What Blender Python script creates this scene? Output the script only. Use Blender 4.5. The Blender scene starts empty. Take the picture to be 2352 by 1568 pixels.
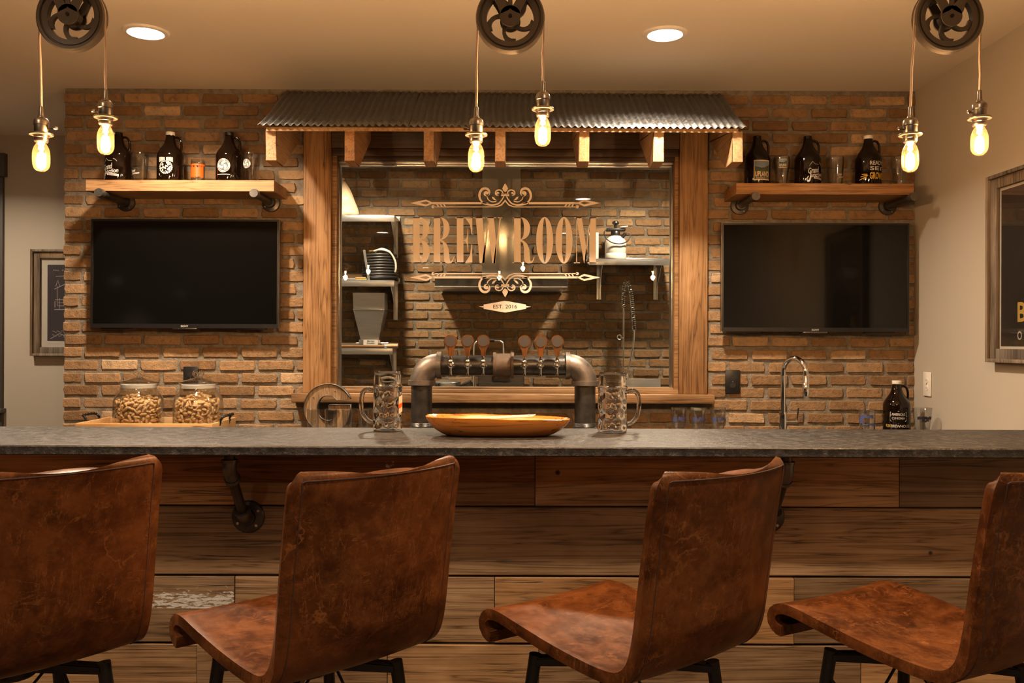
import bpy, bmesh, math, random
from mathutils import Vector, Matrix, noise
from mathutils.geometry import tessellate_polygon

random.seed(7)
PI = math.pi
SC = bpy.context.scene
COL = SC.collection
sin, cos = math.sin, math.cos

# ------------------------------------------------------------------ camera, world, exposure
F, H, ROLL = 2000.0, 1.38, 0.0035
CEIL, WALL, RWX, LWX = 2.74, 4.706, 2.175, -2.426
cam_data = bpy.data.cameras.new('camera')
cam_data.sensor_width = 36.0
cam_data.lens = 36.0 * F / 2352.0
cam_data.clip_start = 0.05
cam = bpy.data.objects.new('camera', cam_data)
COL.objects.link(cam)
cam.location = (0, 0, H)
cam.rotation_euler = (PI / 2, -ROLL, 0)
SC.camera = cam
SC.view_settings.view_transform = 'Standard'
SC.view_settings.look = 'None'
SC.view_settings.gamma = 1.0
SC.view_settings.use_curve_mapping = False
SC.view_settings.exposure = 0.85
world = bpy.data.worlds.new('world')
SC.world = world
world.use_nodes = True
world.node_tree.nodes['Background'].inputs[0].default_value = (0.9, 0.75, 0.6, 1)
world.node_tree.nodes['Background'].inputs[1].default_value = 0.02
SC.cycles.use_denoising = True
SC.cycles.max_bounces = 10
SC.cycles.transparent_max_bounces = 16
SC.cycles.transmission_bounces = 8
SC.cycles.glossy_bounces = 4
SC.cycles.sample_clamp_indirect = 4.0
SC.cycles.caustics_reflective = False
SC.cycles.caustics_refractive = False

BULB_W = 36.0       # each filament bulb
CAN_W = 34.0        # each recessed ceiling light
BULB_C = (1.0, 0.575, 0.265)
CAN_C = (1.0, 0.80, 0.58)


def pt(px, py, d):
    """Photo pixel + distance along the view axis -> point in metres."""
    dx, dy = px - 1176.0, py - 784.0
    return Vector(((dx + ROLL * dy) * d / F, d, H - (dy - ROLL * dx) * d / F))


# ------------------------------------------------------------------ object helpers
def finish(name, bm, mat, parent=None, smooth=35, loc=None, mats=None):
    me = bpy.data.meshes.new(name)
    bmesh.ops.recalc_face_normals(bm, faces=bm.faces[:])
    bm.to_mesh(me)
    bm.free()
    for m in (mats or [mat]):
        me.materials.append(m)
    if smooth:
        me.polygons.foreach_set('use_smooth', [True] * len(me.polygons))
        me.set_sharp_from_angle(angle=math.radians(smooth))
    o = bpy.data.objects.new(name, me)
    COL.objects.link(o)
    if parent:
        o.parent = parent
    if loc is not None:
        o.location = loc
    return o


def link_mesh(name, me, parent=None, loc=(0, 0, 0)):
    o = bpy.data.objects.new(name, me)
    COL.objects.link(o)
    o.parent = parent
    o.location = loc
    return o


def tag(o, label=None, cat=None, group=None, kind=None):
    if label:
        o['label'] = label
    if cat:
        o['category'] = cat
    if group:
        o['group'] = group
    if kind:
        o['kind'] = kind
    return o


def thing(name, label, cat, loc=(0, 0, 0), rz=0.0, group=None):
    o = bpy.data.objects.new(name, None)
    COL.objects.link(o)
    o.empty_display_size = 0.05
    o.location = loc
    o.rotation_euler = (0, 0, rz)
    return tag(o, label, cat, group)


def copy_tree(o, parent=None):
    c = o.copy()
    COL.objects.link(c)
    c.parent = parent
    for ch in list(o.children):
        copy_tree(ch, c)
    return c


def B():
    return bmesh.new()


def box(bm, x0, x1, y0, y1, z0, z1, bev=0.0, seg=2):
    vs = [bm.verts.new((x, y, z)) for x in (x0, x1) for y in (y0, y1) for z in (z0, z1)]
    idx = [(0, 1, 3, 2), (4, 6, 7, 5), (0, 4, 5, 1), (2, 3, 7, 6), (0, 2, 6, 4), (1, 5, 7, 3)]
    fs = [bm.faces.new([vs[i] for i in q]) for q in idx]
    if bev > 0:
        es = list({e for f_ in fs for e in f_.edges})
        bmesh.ops.bevel(bm, geom=es, offset=bev, segments=seg, affect='EDGES', profile=0.5)
    return bm


def lathe(bm, prof, seg=32, c=(0, 0, 0), axis='z', a0=0.0, a1=2 * PI):
    """prof = [(r, h)...]; spun about axis through c."""
    full = abs(a1 - a0 - 2 * PI) < 1e-6
    n = seg if full else seg + 1
    rows = []
    for r, h in prof:
        row = []
        if r < 1e-6:
            p = (0, 0, h)
            row = [p]
        else:
            for i in range(n):
                a = a0 + (a1 - a0) * i / seg
                row.append((r * cos(a), r * sin(a), h))
        rows.append(row)

    def mk(p):
        x, y, z = p
        if axis == 'y':
            x, y, z = x, z, y
        elif axis == 'x':
            x, y, z = z, x, y
        return bm.verts.new((x + c[0], y + c[1], z + c[2]))
    vr = [[mk(p) for p in row] for row in rows]
    m = seg
    for a, b in zip(vr[:-1], vr[1:]):
        if len(a) == 1 and len(b) == 1:
            continue
        for i in range(m):
            j = (i + 1) % n
            if len(a) == 1:
                bm.faces.new((a[0], b[i], b[j]))
            elif len(b) == 1:
                bm.faces.new((a[i], b[0], a[j]))
            else:
                bm.faces.new((a[i], b[i], b[j], a[j]))
    return bm


def cyl(bm, p0, p1, r, seg=16, r1=None, cap=True):
    return tube(bm, [p0, p1], [r, r if r1 is None else r1], seg, cap)


def tube(bm, pts, r, seg=10, cap=True, closed=False):
    pts = [Vector(p) for p in pts]
    n = len(pts)
    if not isinstance(r, (list, tuple)):
        r = [r] * n
    tans = []
    for i in range(n):
        if closed:
            t = pts[(i + 1) % n] - pts[i - 1]
        else:
            t = pts[min(i + 1, n - 1)] - pts[max(i - 1, 0)]
        tans.append(t.normalized())
    up = Vector((0, 0, 1)) if abs(tans[0].z) < 0.9 else Vector((1, 0, 0))
    nrm = (up - tans[0] * up.dot(tans[0])).normalized()
    rings = []
    for i in range(n):
        t = tans[i]
        nrm = (nrm - t * nrm.dot(t))
        nrm = nrm.normalized() if nrm.length > 1e-8 else t.orthogonal().normalized()
        b = t.cross(nrm)
        rings.append([bm.verts.new(pts[i] + (nrm * cos(2 * PI * k / seg) + b * sin(2 * PI * k / seg)) * r[i]) for k in range(seg)])
    rng = range(n if closed else n - 1)
    for i in rng:
        a, b2 = rings[i], rings[(i + 1) % n]
        for k in range(seg):
            bm.faces.new((a[k], a[(k + 1) % seg], b2[(k + 1) % seg], b2[k]))
    if cap and not closed:
        bm.faces.new(rings[0][::-1])
        bm.faces.new(rings[-1])
    return bm


def smooth_path(pts, sub=6, closed=False):
    pts = [Vector(p) for p in pts]
    n = len(pts)
    out = []
    for i in range(n if closed else n - 1):
        if closed:
            p0, p1, p2, p3 = pts[i - 1], pts[i], pts[(i + 1) % n], pts[(i + 2) % n]
        else:
            p0, p1, p2, p3 = pts[max(i - 1, 0)], pts[i], pts[i + 1], pts[min(i + 2, n - 1)]
        for s in range(sub):
            t = s / sub
            out.append(0.5 * ((2 * p1) + (p2 - p0) * t + (2 * p0 - 5 * p1 + 4 * p2 - p3) * t * t + (3 * p1 - p0 - 3 * p2 + p3) * t ** 3))
    if not closed:
        out.append(pts[-1])
    return out


def plate(bm, loops, mp, thick=0.0, off=(0, 0, 0)):
    """2D outline (+ holes) -> flat or thick plate. mp(a, b, h) -> 3D point, h from 0 to thick."""
    flat = [p for l in loops for p in l]
    tris = tessellate_polygon([[Vector((p[0], p[1], 0)) for p in l] for l in loops])
    va = [bm.verts.new(mp(p[0], p[1], 0.0)) for p in flat]
    for t in tris:
        try:
            bm.faces.new([va[i] for i in t])
        except ValueError:
            pass
    if thick:
        vb = [bm.verts.new(mp(p[0], p[1], thick)) for p in flat]
        for t in tris:
            try:
                bm.faces.new([vb[i] for i in reversed(t)])
            except ValueError:
                pass
        k = 0
        for l in loops:
            n = len(l)
            for i in range(n):
                j = (i + 1) % n
                bm.faces.new((va[k + i], va[k + j], vb[k + j], vb[k + i]))
            k += n
    return bm


def XZ(y0=0.0, sgn=1.0):
    return lambda a, b, h: (a, y0 + sgn * h, b)


def YZ(x0=0.0):
    return lambda a, b, h: (x0 + h, a, b)


def ell(cx, cy, rx, ry, n=32, a0=0, a1=2 * PI):
    full = abs(a1 - a0 - 2 * PI) < 1e-6
    m = n if full else n + 1
    return [(cx + rx * cos(a0 + (a1 - a0) * i / n), cy + ry * sin(a0 + (a1 - a0) * i / n)) for i in range(m)]


def stroke2(pts, w):
    """2D stroke with width(s) -> outline."""
    n = len(pts)
    if not isinstance(w, (list, tuple)):
        w = [w] * n
    L, R = [], []
    for i in range(n):
        a = pts[max(i - 1, 0)]
        b = pts[min(i + 1, n - 1)]
        tx, ty = b[0] - a[0], b[1] - a[1]
        l = math.hypot(tx, ty) or 1.0
        nx, ny = -ty / l, tx / l
        L.append((pts[i][0] + nx * w[i] / 2, pts[i][1] + ny * w[i] / 2))
        R.append((pts[i][0] - nx * w[i] / 2, pts[i][1] - ny * w[i] / 2))
    return L, R


def stroke_faces(bm, pts, w, mp):
    L, R = stroke2(pts, w)
    vl = [bm.verts.new(mp(p[0], p[1], 0)) for p in L]
    vr = [bm.verts.new(mp(p[0], p[1], 0)) for p in R]
    for i in range(len(pts) - 1):
        bm.faces.new((vl[i], vr[i], vr[i + 1], vl[i + 1]))


_text_cache = {}


def text2d(body, size=1.0, bold=0.0, shear=0.0, space=1.0):
    key = (body, bold, shear, space)
    if key not in _text_cache:
        cu = bpy.data.curves.new('tmp_text', 'FONT')
        cu.body = body
        cu.size = 1.0
        cu.offset = bold
        cu.shear = shear
        cu.space_character = space
        cu.align_x = 'CENTER'
        cu.resolution_u = 3
        ob = bpy.data.objects.new('tmp_text', cu)
        COL.objects.link(ob)
        bpy.context.view_layer.update()
        me = bpy.data.meshes.new_from_object(ob.evaluated_get(bpy.context.evaluated_depsgraph_get()))
        vs = [(v.co.x, v.co.y) for v in me.vertices]
        fs = [tuple(p.vertices) for p in me.polygons]
        bpy.data.objects.remove(ob)
        bpy.data.curves.remove(cu)
        bpy.data.meshes.remove(me)
        _text_cache[key] = (vs, fs)
    vs, fs = _text_cache[key]
    return [(x * size, y * size) for x, y in vs], fs


def add_text(bm, body, mp, size, cx=0, cy=0, bold=0.0, shear=0.0, space=1.0, fit=None, rot=0.0, hfit=None):
    vs, fs = text2d(body, 1.0, bold, shear, space)
    x0, x1 = min(v[0] for v in vs), max(v[0] for v in vs)
    y0, y1 = min(v[1] for v in vs), max(v[1] for v in vs)
    sx = sy = size
    if fit:
        sx = fit / (x1 - x0)
    if hfit:
        sy = hfit / (y1 - y0)
    ca, sa = cos(rot), sin(rot)
    vv = []
    for x, y in vs:
        a, b = (x - (x0 + x1) / 2) * sx, (y - (y0 + y1) / 2) * sy
        vv.append(bm.verts.new(mp(cx + a * ca - b * sa, cy + a * sa + b * ca, 0)))
    for f_ in fs:
        try:
            bm.faces.new([vv[i] for i in f_])
        except ValueError:
            pass


def wrap(rfun, ang=0.0, eps=0.0008):
    """2D decal -> round a vertical body whose radius is rfun(z); ang = 0 faces -y."""
    def mp(a, b, h):
        r = rfun(b) + eps + h
        t = ang + a / rfun(b)
        return (r * sin(t), -r * cos(t), b)
    return mp


def solid_apply(o, mods):
    for kind, kw in mods:
        m = o.modifiers.new(kind, kind)
        for k, v in kw.items():
            setattr(m, k, v)
    bpy.context.view_layer.update()
    me = bpy.data.meshes.new_from_object(o.evaluated_get(bpy.context.evaluated_depsgraph_get()))
    o.modifiers.clear()
    old = o.data
    o.data = me
    me.name = old.name
    bpy.data.meshes.remove(old)
    return o


# ------------------------------------------------------------------ materials
class NT:
    def __init__(self, name):
        self.m = bpy.data.materials.new(name)
        self.m.use_nodes = True
        self.t = self.m.node_tree
        self.t.nodes.clear()
        self.out = self.t.nodes.new('ShaderNodeOutputMaterial')

    def n(self, typ, props=None, **ins):
        nd = self.t.nodes.new('ShaderNode' + typ)
        for k, v in (props or {}).items():
            setattr(nd, k, v)
        for k, v in ins.items():
            key = k.replace('_', ' ')
            sock = None
            for s in nd.inputs:
                if (s.name == key or s.identifier == k) and s.enabled:
                    sock = s
                    break
            if sock is None:
                sock = nd.inputs[int(k[1:])] if k[0] == 'i' and k[1:].isdigit() else nd.inputs[key]
            self.set(sock, v)
        return nd

    def set(self, sock, v):
        if isinstance(v, bpy.types.NodeSocket):
            self.t.links.new(v, sock)
        elif isinstance(v, bpy.types.Node):
            self.t.links.new(v.outputs[0], sock)
        else:
            if isinstance(v, (tuple, list)) and len(v) == 3 and sock.type == 'RGBA':
                v = (*v, 1.0)
            sock.default_value = v

    def math(self, op, a, b=0.0, c=None, clamp=False):
        nd = self.t.nodes.new('ShaderNodeMath')
        nd.operation = op
        nd.use_clamp = clamp
        self.set(nd.inputs[0], a)
        self.set(nd.inputs[1], b)
        if c is not None:
            self.set(nd.inputs[2], c)
        return nd.outputs[0]

    def vmath(self, op, a, b=(0, 0, 0)):
        nd = self.t.nodes.new('ShaderNodeVectorMath')
        nd.operation = op
        self.set(nd.inputs[0], a)
        self.set(nd.inputs[1], b)
        return nd.outputs[0]

    def mix(self, fac, a, b, mode='MIX'):
        nd = self.t.nodes.new('ShaderNodeMix')
        nd.data_type = 'RGBA'
        nd.blend_type = mode
        self.set(nd.inputs[0], fac)
        self.set(nd.inputs[6], a)
        self.set(nd.inputs[7], b)
        return nd.outputs[2]

    def ramp(self, fac, stops):
        nd = self.t.nodes.new('ShaderNodeValToRGB')
        el = nd.color_ramp.elements
        while len(el) < len(stops):
            el.new(0.5)
        for e, (p, c) in zip(el, stops):
            e.position = p
            e.color = (*c, 1) if len(c) == 3 else c
        self.set(nd.inputs[0], fac)
        return nd.outputs[0]

    def grey(self, fac, p0, p1, v0=0.0, v1=1.0):
        return self.ramp(fac, [(p0, (v0,) * 3), (p1, (v1,) * 3)])

    def noise(self, vec, scale, detail=4.0, rough=0.55, dist=0.0):
        nd = self.n('TexNoise')
        self.set(nd.inputs['Vector'], vec)
        nd.inputs['Scale'].default_value = scale
        nd.inputs['Detail'].default_value = detail
        nd.inputs['Roughness'].default_value = rough
        nd.inputs['Distortion'].default_value = dist
        return nd.outputs[0]

    def obj(self, rand=True):
        co = self.n('TexCoord').outputs['Object']
        if not rand:
            return co
        oi = self.n('ObjectInfo').outputs['Random']
        k = self.math('MULTIPLY', oi, 37.0)
        cmb = self.n('CombineXYZ')
        for i in range(3):
            self.set(cmb.inputs[i], k)
        return self.vmath('ADD', co, cmb.outputs[0])

    def bump(self, h, strength=0.3, dist=0.01):
        nd = self.n('Bump')
        nd.inputs['Strength'].default_value = strength
        nd.inputs['Distance'].default_value = dist
        self.set(nd.inputs['Height'], h)
        return nd.outputs[0]

    def done(self, color, rough=0.5, metal=0.0, normal=None, spec=0.5, **kw):
        b = self.n('BsdfPrincipled')
        self.set(b.inputs['Base Color'], color)
        self.set(b.inputs['Roughness'], rough)
        self.set(b.inputs['Metallic'], metal)
        b.inputs['Specular IOR Level'].default_value = spec
        if normal is not None:
            self.set(b.inputs['Normal'], normal)
        for k, v in kw.items():
            self.set(b.inputs[k.replace('_', ' ')], v)
        self.t.links.new(b.outputs[0], self.out.inputs[0])
        return self.m


def plain(name, c, rough=0.5, metal=0.0, spec=0.5, var=0.0, vscale=8.0, bump=0.0, bscale=60.0, **kw):
    t = NT(name)
    col = c
    nrm = None
    if var or bump:
        co = t.obj()
        if var:
            nz = t.noise(co, vscale, 5)
            f_ = t.grey(nz, 0.3, 0.7, 1 - var, 1 + var)
            col = t.mix(1.0, c, f_, 'MULTIPLY')
        if bump:
            nrm = t.bump(t.noise(co, bscale, 4), bump, 0.003)
    return t.done(col, rough, metal, nrm, spec, **kw)


def brick_mat(name, island):
    t = NT(name)
    pos = t.n('NewGeometry').outputs['Position']
    rnd = t.n('NewGeometry').outputs['Random Per Island'] if island else t.n('ObjectInfo').outputs['Random']
    base = t.ramp(rnd, [(0.0, (0.165, 0.096, 0.048)), (0.35, (0.220, 0.136, 0.072)), (0.7, (0.270, 0.172, 0.095)), (0.92, (0.320, 0.213, 0.124)), (1.0, (0.41, 0.295, 0.185))])
    shift = t.vmath('ADD', pos, t.n('CombineXYZ', X=t.math('MULTIPLY', rnd, 9.0)).outputs[0])
    blot = t.noise(shift, 16, 5, 0.6, 0.5)
    c = t.mix(t.grey(blot, 0.35, 0.75), base, t.mix(1.0, base, (1.5, 1.35, 1.15), 'MULTIPLY'))
    dark = t.noise(shift, 34, 4, 0.65)
    c = t.mix(t.grey(dark, 0.52, 0.72, 0.0, 0.6), c, (0.12, 0.065, 0.032))
    fine = t.noise(pos, 190, 4, 0.6)
    c = t.mix(t.grey(fine, 0.3, 0.8, 0.0, 0.35), c, t.mix(1.0, c, (0.6, 0.6, 0.6), 'MULTIPLY'))
    cem = t.noise(pos, 26, 4, 0.7)
    c = t.mix(t.grey(cem, 0.66, 0.78, 0.0, 0.5), c, (0.36, 0.32, 0.26))
    h = t.math('ADD', t.math('MULTIPLY', t.noise(pos, 55, 5, 0.65), 1.0), t.math('MULTIPLY', fine, 0.4))
    return t.done(c, 0.92, 0, t.bump(h, 0.95, 0.008), 0.2)


def mortar_mat():
    t = NT('mortar')
    pos = t.n('NewGeometry').outputs['Position']
    c = t.ramp(t.noise(pos, 30, 6, 0.6), [(0.3, (0.16, 0.130, 0.098)), (0.7, (0.30, 0.255, 0.20))])
    h = t.math('ADD', t.noise(pos, 60, 6, 0.7), t.math('MULTIPLY', t.noise(pos, 260, 3), 0.35))
    return t.done(c, 0.95, 0, t.bump(h, 0.9, 0.012), 0.2)


def wood(name, dark, mid, light, axis='x', scale=1.0, rough=0.55, vary=0.3, contrast=1.0, bump=0.35, knots=True, paint=None, spec=0.35, knot_c=(0.03, 0.018, 0.01)):
    t = NT(name)
    co = t.obj()
    along, cross = 0.42 * scale, 11.0 * scale
    sc = {'x': (along, cross, cross), 'y': (cross, along, cross), 'z': (cross, cross, along)}[axis]
    mp = t.n('Mapping', Vector=co)
    mp.inputs['Scale'].default_value = sc
    g1 = t.noise(mp.outputs[0], 1.6, 3, 0.55, 1.1)
    # growth rings: contour lines of a slow stretched noise
    ring = t.math('FRACT', t.math('MULTIPLY', g1, 7.0))
    ring = t.math('ABSOLUTE', t.math('SUBTRACT', ring, 0.5))
    ring = t.math('MULTIPLY', ring, 2.0)
    mp2 = t.n('Mapping', Vector=co)
    mp2.inputs['Scale'].default_value = tuple(s * (1.6 if s == along else 9.0) for s in sc)
    fib = t.noise(mp2.outputs[0], 1.5, 5, 0.65, 0.3)
    low = t.noise(co, 3.2, 4, 0.6)
    ring = t.math('SUBTRACT', 1.0, t.math('POWER', t.math('SUBTRACT', 1.0, ring), 3.0))
    v = t.math('ADD', t.math('MULTIPLY', ring, 0.34 * contrast), t.math('MULTIPLY', fib, 0.58))
    mpl = t.n('Mapping', Vector=co)
    mpl.inputs['Scale'].default_value = tuple(1.0 if s_ == along else 2.6 for s_ in sc)
    low = t.noise(mpl.outputs[0], 2.2 * scale, 4, 0.6)
    v = t.math('ADD', v, t.math('MULTIPLY', t.math('SUBTRACT', low, 0.5), 0.95))
    c = t.ramp(v, [(0.18, dark), (0.5, mid), (0.82, light)])
    rnd = t.n('ObjectInfo').outputs['Random']
    rr = t.math('FRACT', t.math('MULTIPLY', rnd, 7.13))
    c = t.mix(1.0, c, t.grey(rr, 0.0, 1.0, 1 - vary, 1 + vary), 'MULTIPLY')
    rq = t.math('FRACT', t.math('MULTIPLY', rnd, 13.7))
    c = t.mix(1.0, c, t.ramp(rq, [(0.0, (0.92, 0.96, 1.06)), (0.5, (1, 1, 1)), (1.0, (1.12, 0.98, 0.80))]), 'MULTIPLY')
    # cracks along the grain
    mp3 = t.n('Mapping', Vector=co)
    mp3.inputs['Scale'].default_value = tuple(s * (0.6 if s == along else 1.5) for s in sc)
    cr = t.noise(mp3.outputs[0], 1.3, 3, 0.6, 0.6)
    crack = t.math('ABSOLUTE', t.math('SUBTRACT', cr, 0.5))
    cm = t.math('MULTIPLY', t.grey(crack, 0.0, 0.006, 1.0, 0.0), t.grey(t.noise(co, 5, 2), 0.52, 0.6))
    c = t.mix(cm, c, knot_c)
    h = t.math('ADD', t.math('MULTIPLY', fib, 0.6), t.math('MULTIPLY', cm, -1.2))
    if knots:
        vo = t.n('TexVoronoi', Vector=co)
        vo.inputs['Scale'].default_value = 7.0 * scale
        kd = t.grey(vo.outputs['Distance'], 0.035, 0.075, 1.0, 0.0)
        kk = t.math('MULTIPLY', kd, t.grey(t.noise(co, 2.3, 1), 0.5, 0.58))
        c = t.mix(kk, c, knot_c)
    if paint:
        (pa, pb, pz0, pz1) = paint
        sep = t.n('SeparateXYZ', Vector=t.n('TexCoord').outputs['Object'])
        mm = t.math('MULTIPLY', t.grey(sep.outputs[0], pa, pa + 0.10), t.grey(sep.outputs[0], pb, pb + 0.004, 1.0, 0.0))
        mz = t.math('MULTIPLY', t.grey(sep.outputs[2], pz0, pz0 + 0.05), t.grey(sep.outputs[2], pz1 - 0.06, pz1, 1.0, 0.0))
        mpp = t.n('Mapping', Vector=t.n('TexCoord').outputs['Object'])
        mpp.inputs['Scale'].default_value = (16, 40, 70)
        pn = t.noise(mpp.outputs[0], 1.6, 6, 0.75)
        w = t.math('ADD', t.math('MULTIPLY', t.math('MULTIPLY', mm, mz), 0.28), pn)
        pm = t.grey(w, 0.755, 0.775)
        c = t.mix(pm, c, (0.62, 0.58, 0.52))
        h = t.math('ADD', h, t.math('MULTIPLY', pm, 0.5))
    return t.done(c, rough, 0, t.bump(h, bump, 0.004), spec)


def leather_mat():
    t = NT('leather')
    co = t.obj()
    big = t.noise(co, 4.5, 6, 0.65, 0.4)
    c = t.ramp(big, [(0.30, (0.020, 0.0058, 0.0020)), (0.5, (0.055, 0.0165, 0.0050)), (0.70, (0.115, 0.037, 0.0100))])
    mid = t.noise(co, 20, 8, 0.75, 0.2)
    c = t.mix(t.grey(mid, 0.45, 0.68, 0.0, 0.6), c, (0.150, 0.052, 0.0150))
    c = t.mix(t.grey(t.noise(co, 12, 7, 0.75, 0.1), 0.50, 0.68, 0.0, 0.75), c, (0.015, 0.0048, 0.002))
    # fine pale scuffs and scratches in several directions
    for sc, st, rot in ((7.0, (4.5, 4.5, 0.9), (0.2, 0.55, 0.0)), (8.0, (4.0, 4.0, 0.8), (0.3, -0.75, 0.4)), (6.0, (0.7, 4.0, 4.0), (0.5, 0.3, 0.2)), (5.0, (1.0, 1.0, 1.0), (0, 0, 0))):
        mp = t.n('Mapping', Vector=co)
        mp.inputs['Scale'].default_value = st
        mp.inputs['Rotation'].default_value = rot
        vn = t.noise(mp.outputs[0], sc, 5, 0.6, 0.25)
        vein = t.math('ABSOLUTE', t.math('SUBTRACT', vn, 0.5))
        vm = t.math('MULTIPLY', t.grey(vein, 0.0, 0.012, 1.0, 0.0), t.grey(t.noise(co, 8 + sc, 3), 0.48, 0.66, 0.0, 0.5))
        c = t.mix(vm, c, (0.24, 0.092, 0.028))
    pores = t.noise(co, 420, 3, 0.6)
    h = t.math('ADD', t.math('MULTIPLY', pores, 0.5), t.math('MULTIPLY', mid, 0.8))
    r = t.grey(mid, 0.3, 0.8, 0.28, 0.46)
    return t.done(c, r, 0, t.bump(h, 0.22, 0.002), 0.22, Specular_Tint=(1.0, 0.66, 0.40, 1.0))


def granite_mat():
    t = NT('granite')
    co = t.n('TexCoord').outputs['Object']
    a = t.noise(co, 38, 6, 0.75)
    c = t.ramp(a, [(0.32, (0.008, 0.0075, 0.007)), (0.52, (0.024, 0.021, 0.019)), (0.66, (0.055, 0.050, 0.046)), (0.78, (0.13, 0.12, 0.11))])
    b = t.noise(co, 150, 4, 0.7)
    c = t.mix(t.grey(b, 0.6, 0.7, 0.0, 0.6), c, (0.15, 0.14, 0.125))
    h = t.math('ADD', t.noise(co, 26, 5, 0.6), t.math('MULTIPLY', b, 0.4))
    return t.done(c, t.grey(a, 0.3, 0.8, 0.30, 0.55), 0, t.bump(h, 0.75, 0.006), 0.45)


def glass_thin(name, tint=(1, 1, 1), ior=1.5, rough=0.0, boost=1.0):
    """Sheet glass: clear passage plus Fresnel mirror."""
    t = NT(name)
    tr = t.n('BsdfTransparent', Color=tint)
    gl = t.n('BsdfGlossy', Roughness=rough)
    geo = t.n('NewGeometry')
    dp = t.n('VectorMath', {'operation': 'DOT_PRODUCT'})
    t.t.links.new(geo.outputs['Normal'], dp.inputs[0])
    t.t.links.new(geo.outputs['Incoming'], dp.inputs[1])
    cs = t.math('ABSOLUTE', dp.outputs['Value'])
    f0 = ((ior - 1) / (ior + 1)) ** 2
    fr = t.math('ADD', t.math('MULTIPLY', t.math('POWER', t.math('SUBTRACT', 1.0, cs), 4.5), (1 - f0) * .8), f0)
    fr = t.math('MULTIPLY', fr, boost, clamp=True)
    mx = t.n('MixShader')
    t.set(mx.inputs[0], fr)
    t.t.links.new(tr.outputs[0], mx.inputs[1])
    t.t.links.new(gl.outputs[0], mx.inputs[2])
    t.t.links.new(mx.outputs[0], t.out.inputs[0])
    return t.m


def bulb_glass():
    """Amber-washed bulb envelope: mostly clear, a trace of it scatters the light of the filament."""
    m = glass_thin('bulb_glass', (1.0, 0.95, 0.86), 1.45)
    nt = m.node_tree
    out = [n for n in nt.nodes if n.type == 'OUTPUT_MATERIAL'][0]
    src = out.inputs[0].links[0].from_socket
    tl = nt.nodes.new('ShaderNodeBsdfTranslucent')  # amber haze added to the glass in place of bloom
    tl.inputs[0].default_value = (1.0, 0.62, 0.30, 1)
    mx = nt.nodes.new('ShaderNodeMixShader')
    mx.inputs[0].default_value = 0.010
    nt.links.new(src, mx.inputs[1])
    nt.links.new(tl.outputs[0], mx.inputs[2])
    nt.links.new(mx.outputs[0], out.inputs[0])
    return m


def emit(name, c, s):
    t = NT(name)
    e = t.n('Emission', Color=c, Strength=s)
    t.t.links.new(e.outputs[0], t.out.inputs[0])
    return t.m


def galv_mat():
    t = NT('galvanized_steel')
    co = t.obj(False)
    v = t.n('TexVoronoi', Vector=co)
    v.inputs['Scale'].default_value = 75
    c = t.mix(t.noise(co, 9, 5, 0.6), (0.075, 0.074, 0.074), (0.22, 0.22, 0.225))
    c = t.mix(0.45, c, t.grey(v.outputs['Color'], 0.0, 1.0, 0.05, 0.36))
    rust = t.noise(co, 13, 5, 0.7)
    c = t.mix(t.grey(rust, 0.68, 0.78, 0.0, 0.7), c, (0.19, 0.095, 0.035))
    return t.done(c, t.grey(v.outputs['Color'], 0, 1, 0.34, 0.55), 0.8, t.bump(t.noise(co, 120, 3), 0.12, 0.003))


def iron_mat(name, c0, c1, rough, rust=0.0):
    t = NT(name)
    co = t.obj()
    n1 = t.noise(co, 11, 5, 0.6)
    c = t.mix(t.grey(n1, 0.3, 0.7), c0, c1)
    if rust:
        c = t.mix(t.grey(t.noise(co, 17, 5, 0.65), 0.55, 0.75, 0.0, rust), c, (0.30, 0.15, 0.07))
    return t.done(c, t.grey(t.noise(co, 30, 4), 0.3, 0.7, rough - 0.08, rough + 0.1), 0.75, t.bump(t.noise(co, 90, 4), 0.15, 0.003))


def steel_mat():
    t = NT('stainless_steel')
    co = t.obj()
    mp = t.n('Mapping', Vector=co)
    mp.inputs['Scale'].default_value = (1.0, 30, 60)
    n1 = t.noise(mp.outputs[0], 6, 3)
    return t.done(t.grey(n1, 0.3, 0.7, 0.50, 0.64), t.grey(n1, 0.3, 0.7, 0.28, 0.40), 1.0)


M = {}
M['brick'] = brick_mat('brick_clay', False)
M['brick_i'] = brick_mat('brick_clay_far', True)
M['mortar'] = mortar_mat()
M['ceiling'] = plain('ceiling_paint', (0.66, 0.60, 0.52), 0.9, bump=0.05, bscale=200)
M['wall'] = plain('greige_paint', (0.40, 0.355, 0.295), 0.85, bump=0.06, bscale=220)
M['floor'] = wood('floor_wood', (0.05, 0.028, 0.015), (0.12, 0.07, 0.04), (0.2, 0.12, 0.07), 'x', rough=0.4)
M['oldwood'] = wood('barn_plank', (0.09, 0.046, 0.018), (0.315, 0.176, 0.078), (0.51, 0.315, 0.155), 'x', 1.0, 0.5, 0.36, 0.85, 0.5)
M['paintwood'] = wood('painted_barn_plank', (0.075, 0.04, 0.018), (0.25, 0.145, 0.068), (0.42, 0.265, 0.135), 'x', 1.0, 0.5, 0.1, 0.85, 0.5, paint=(0.26, 0.60, -0.085, 0.10))
M['paintwood2'] = wood('flecked_barn_plank', (0.05, 0.025, 0.010), (0.19, 0.100, 0.042), (0.32, 0.185, 0.085), 'x', 1.0, 0.5, 0.1, 0.85, 0.5, paint=(-0.20, 0.03, -0.01, 0.10))
M['postwood'] = wood('douglas_fir', (0.09, 0.038, 0.012), (0.235, 0.118, 0.044), (0.37, 0.210, 0.095), 'z', 1.0, 0.6, 0.12, 0.9, 0.45, knots=False)
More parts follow.
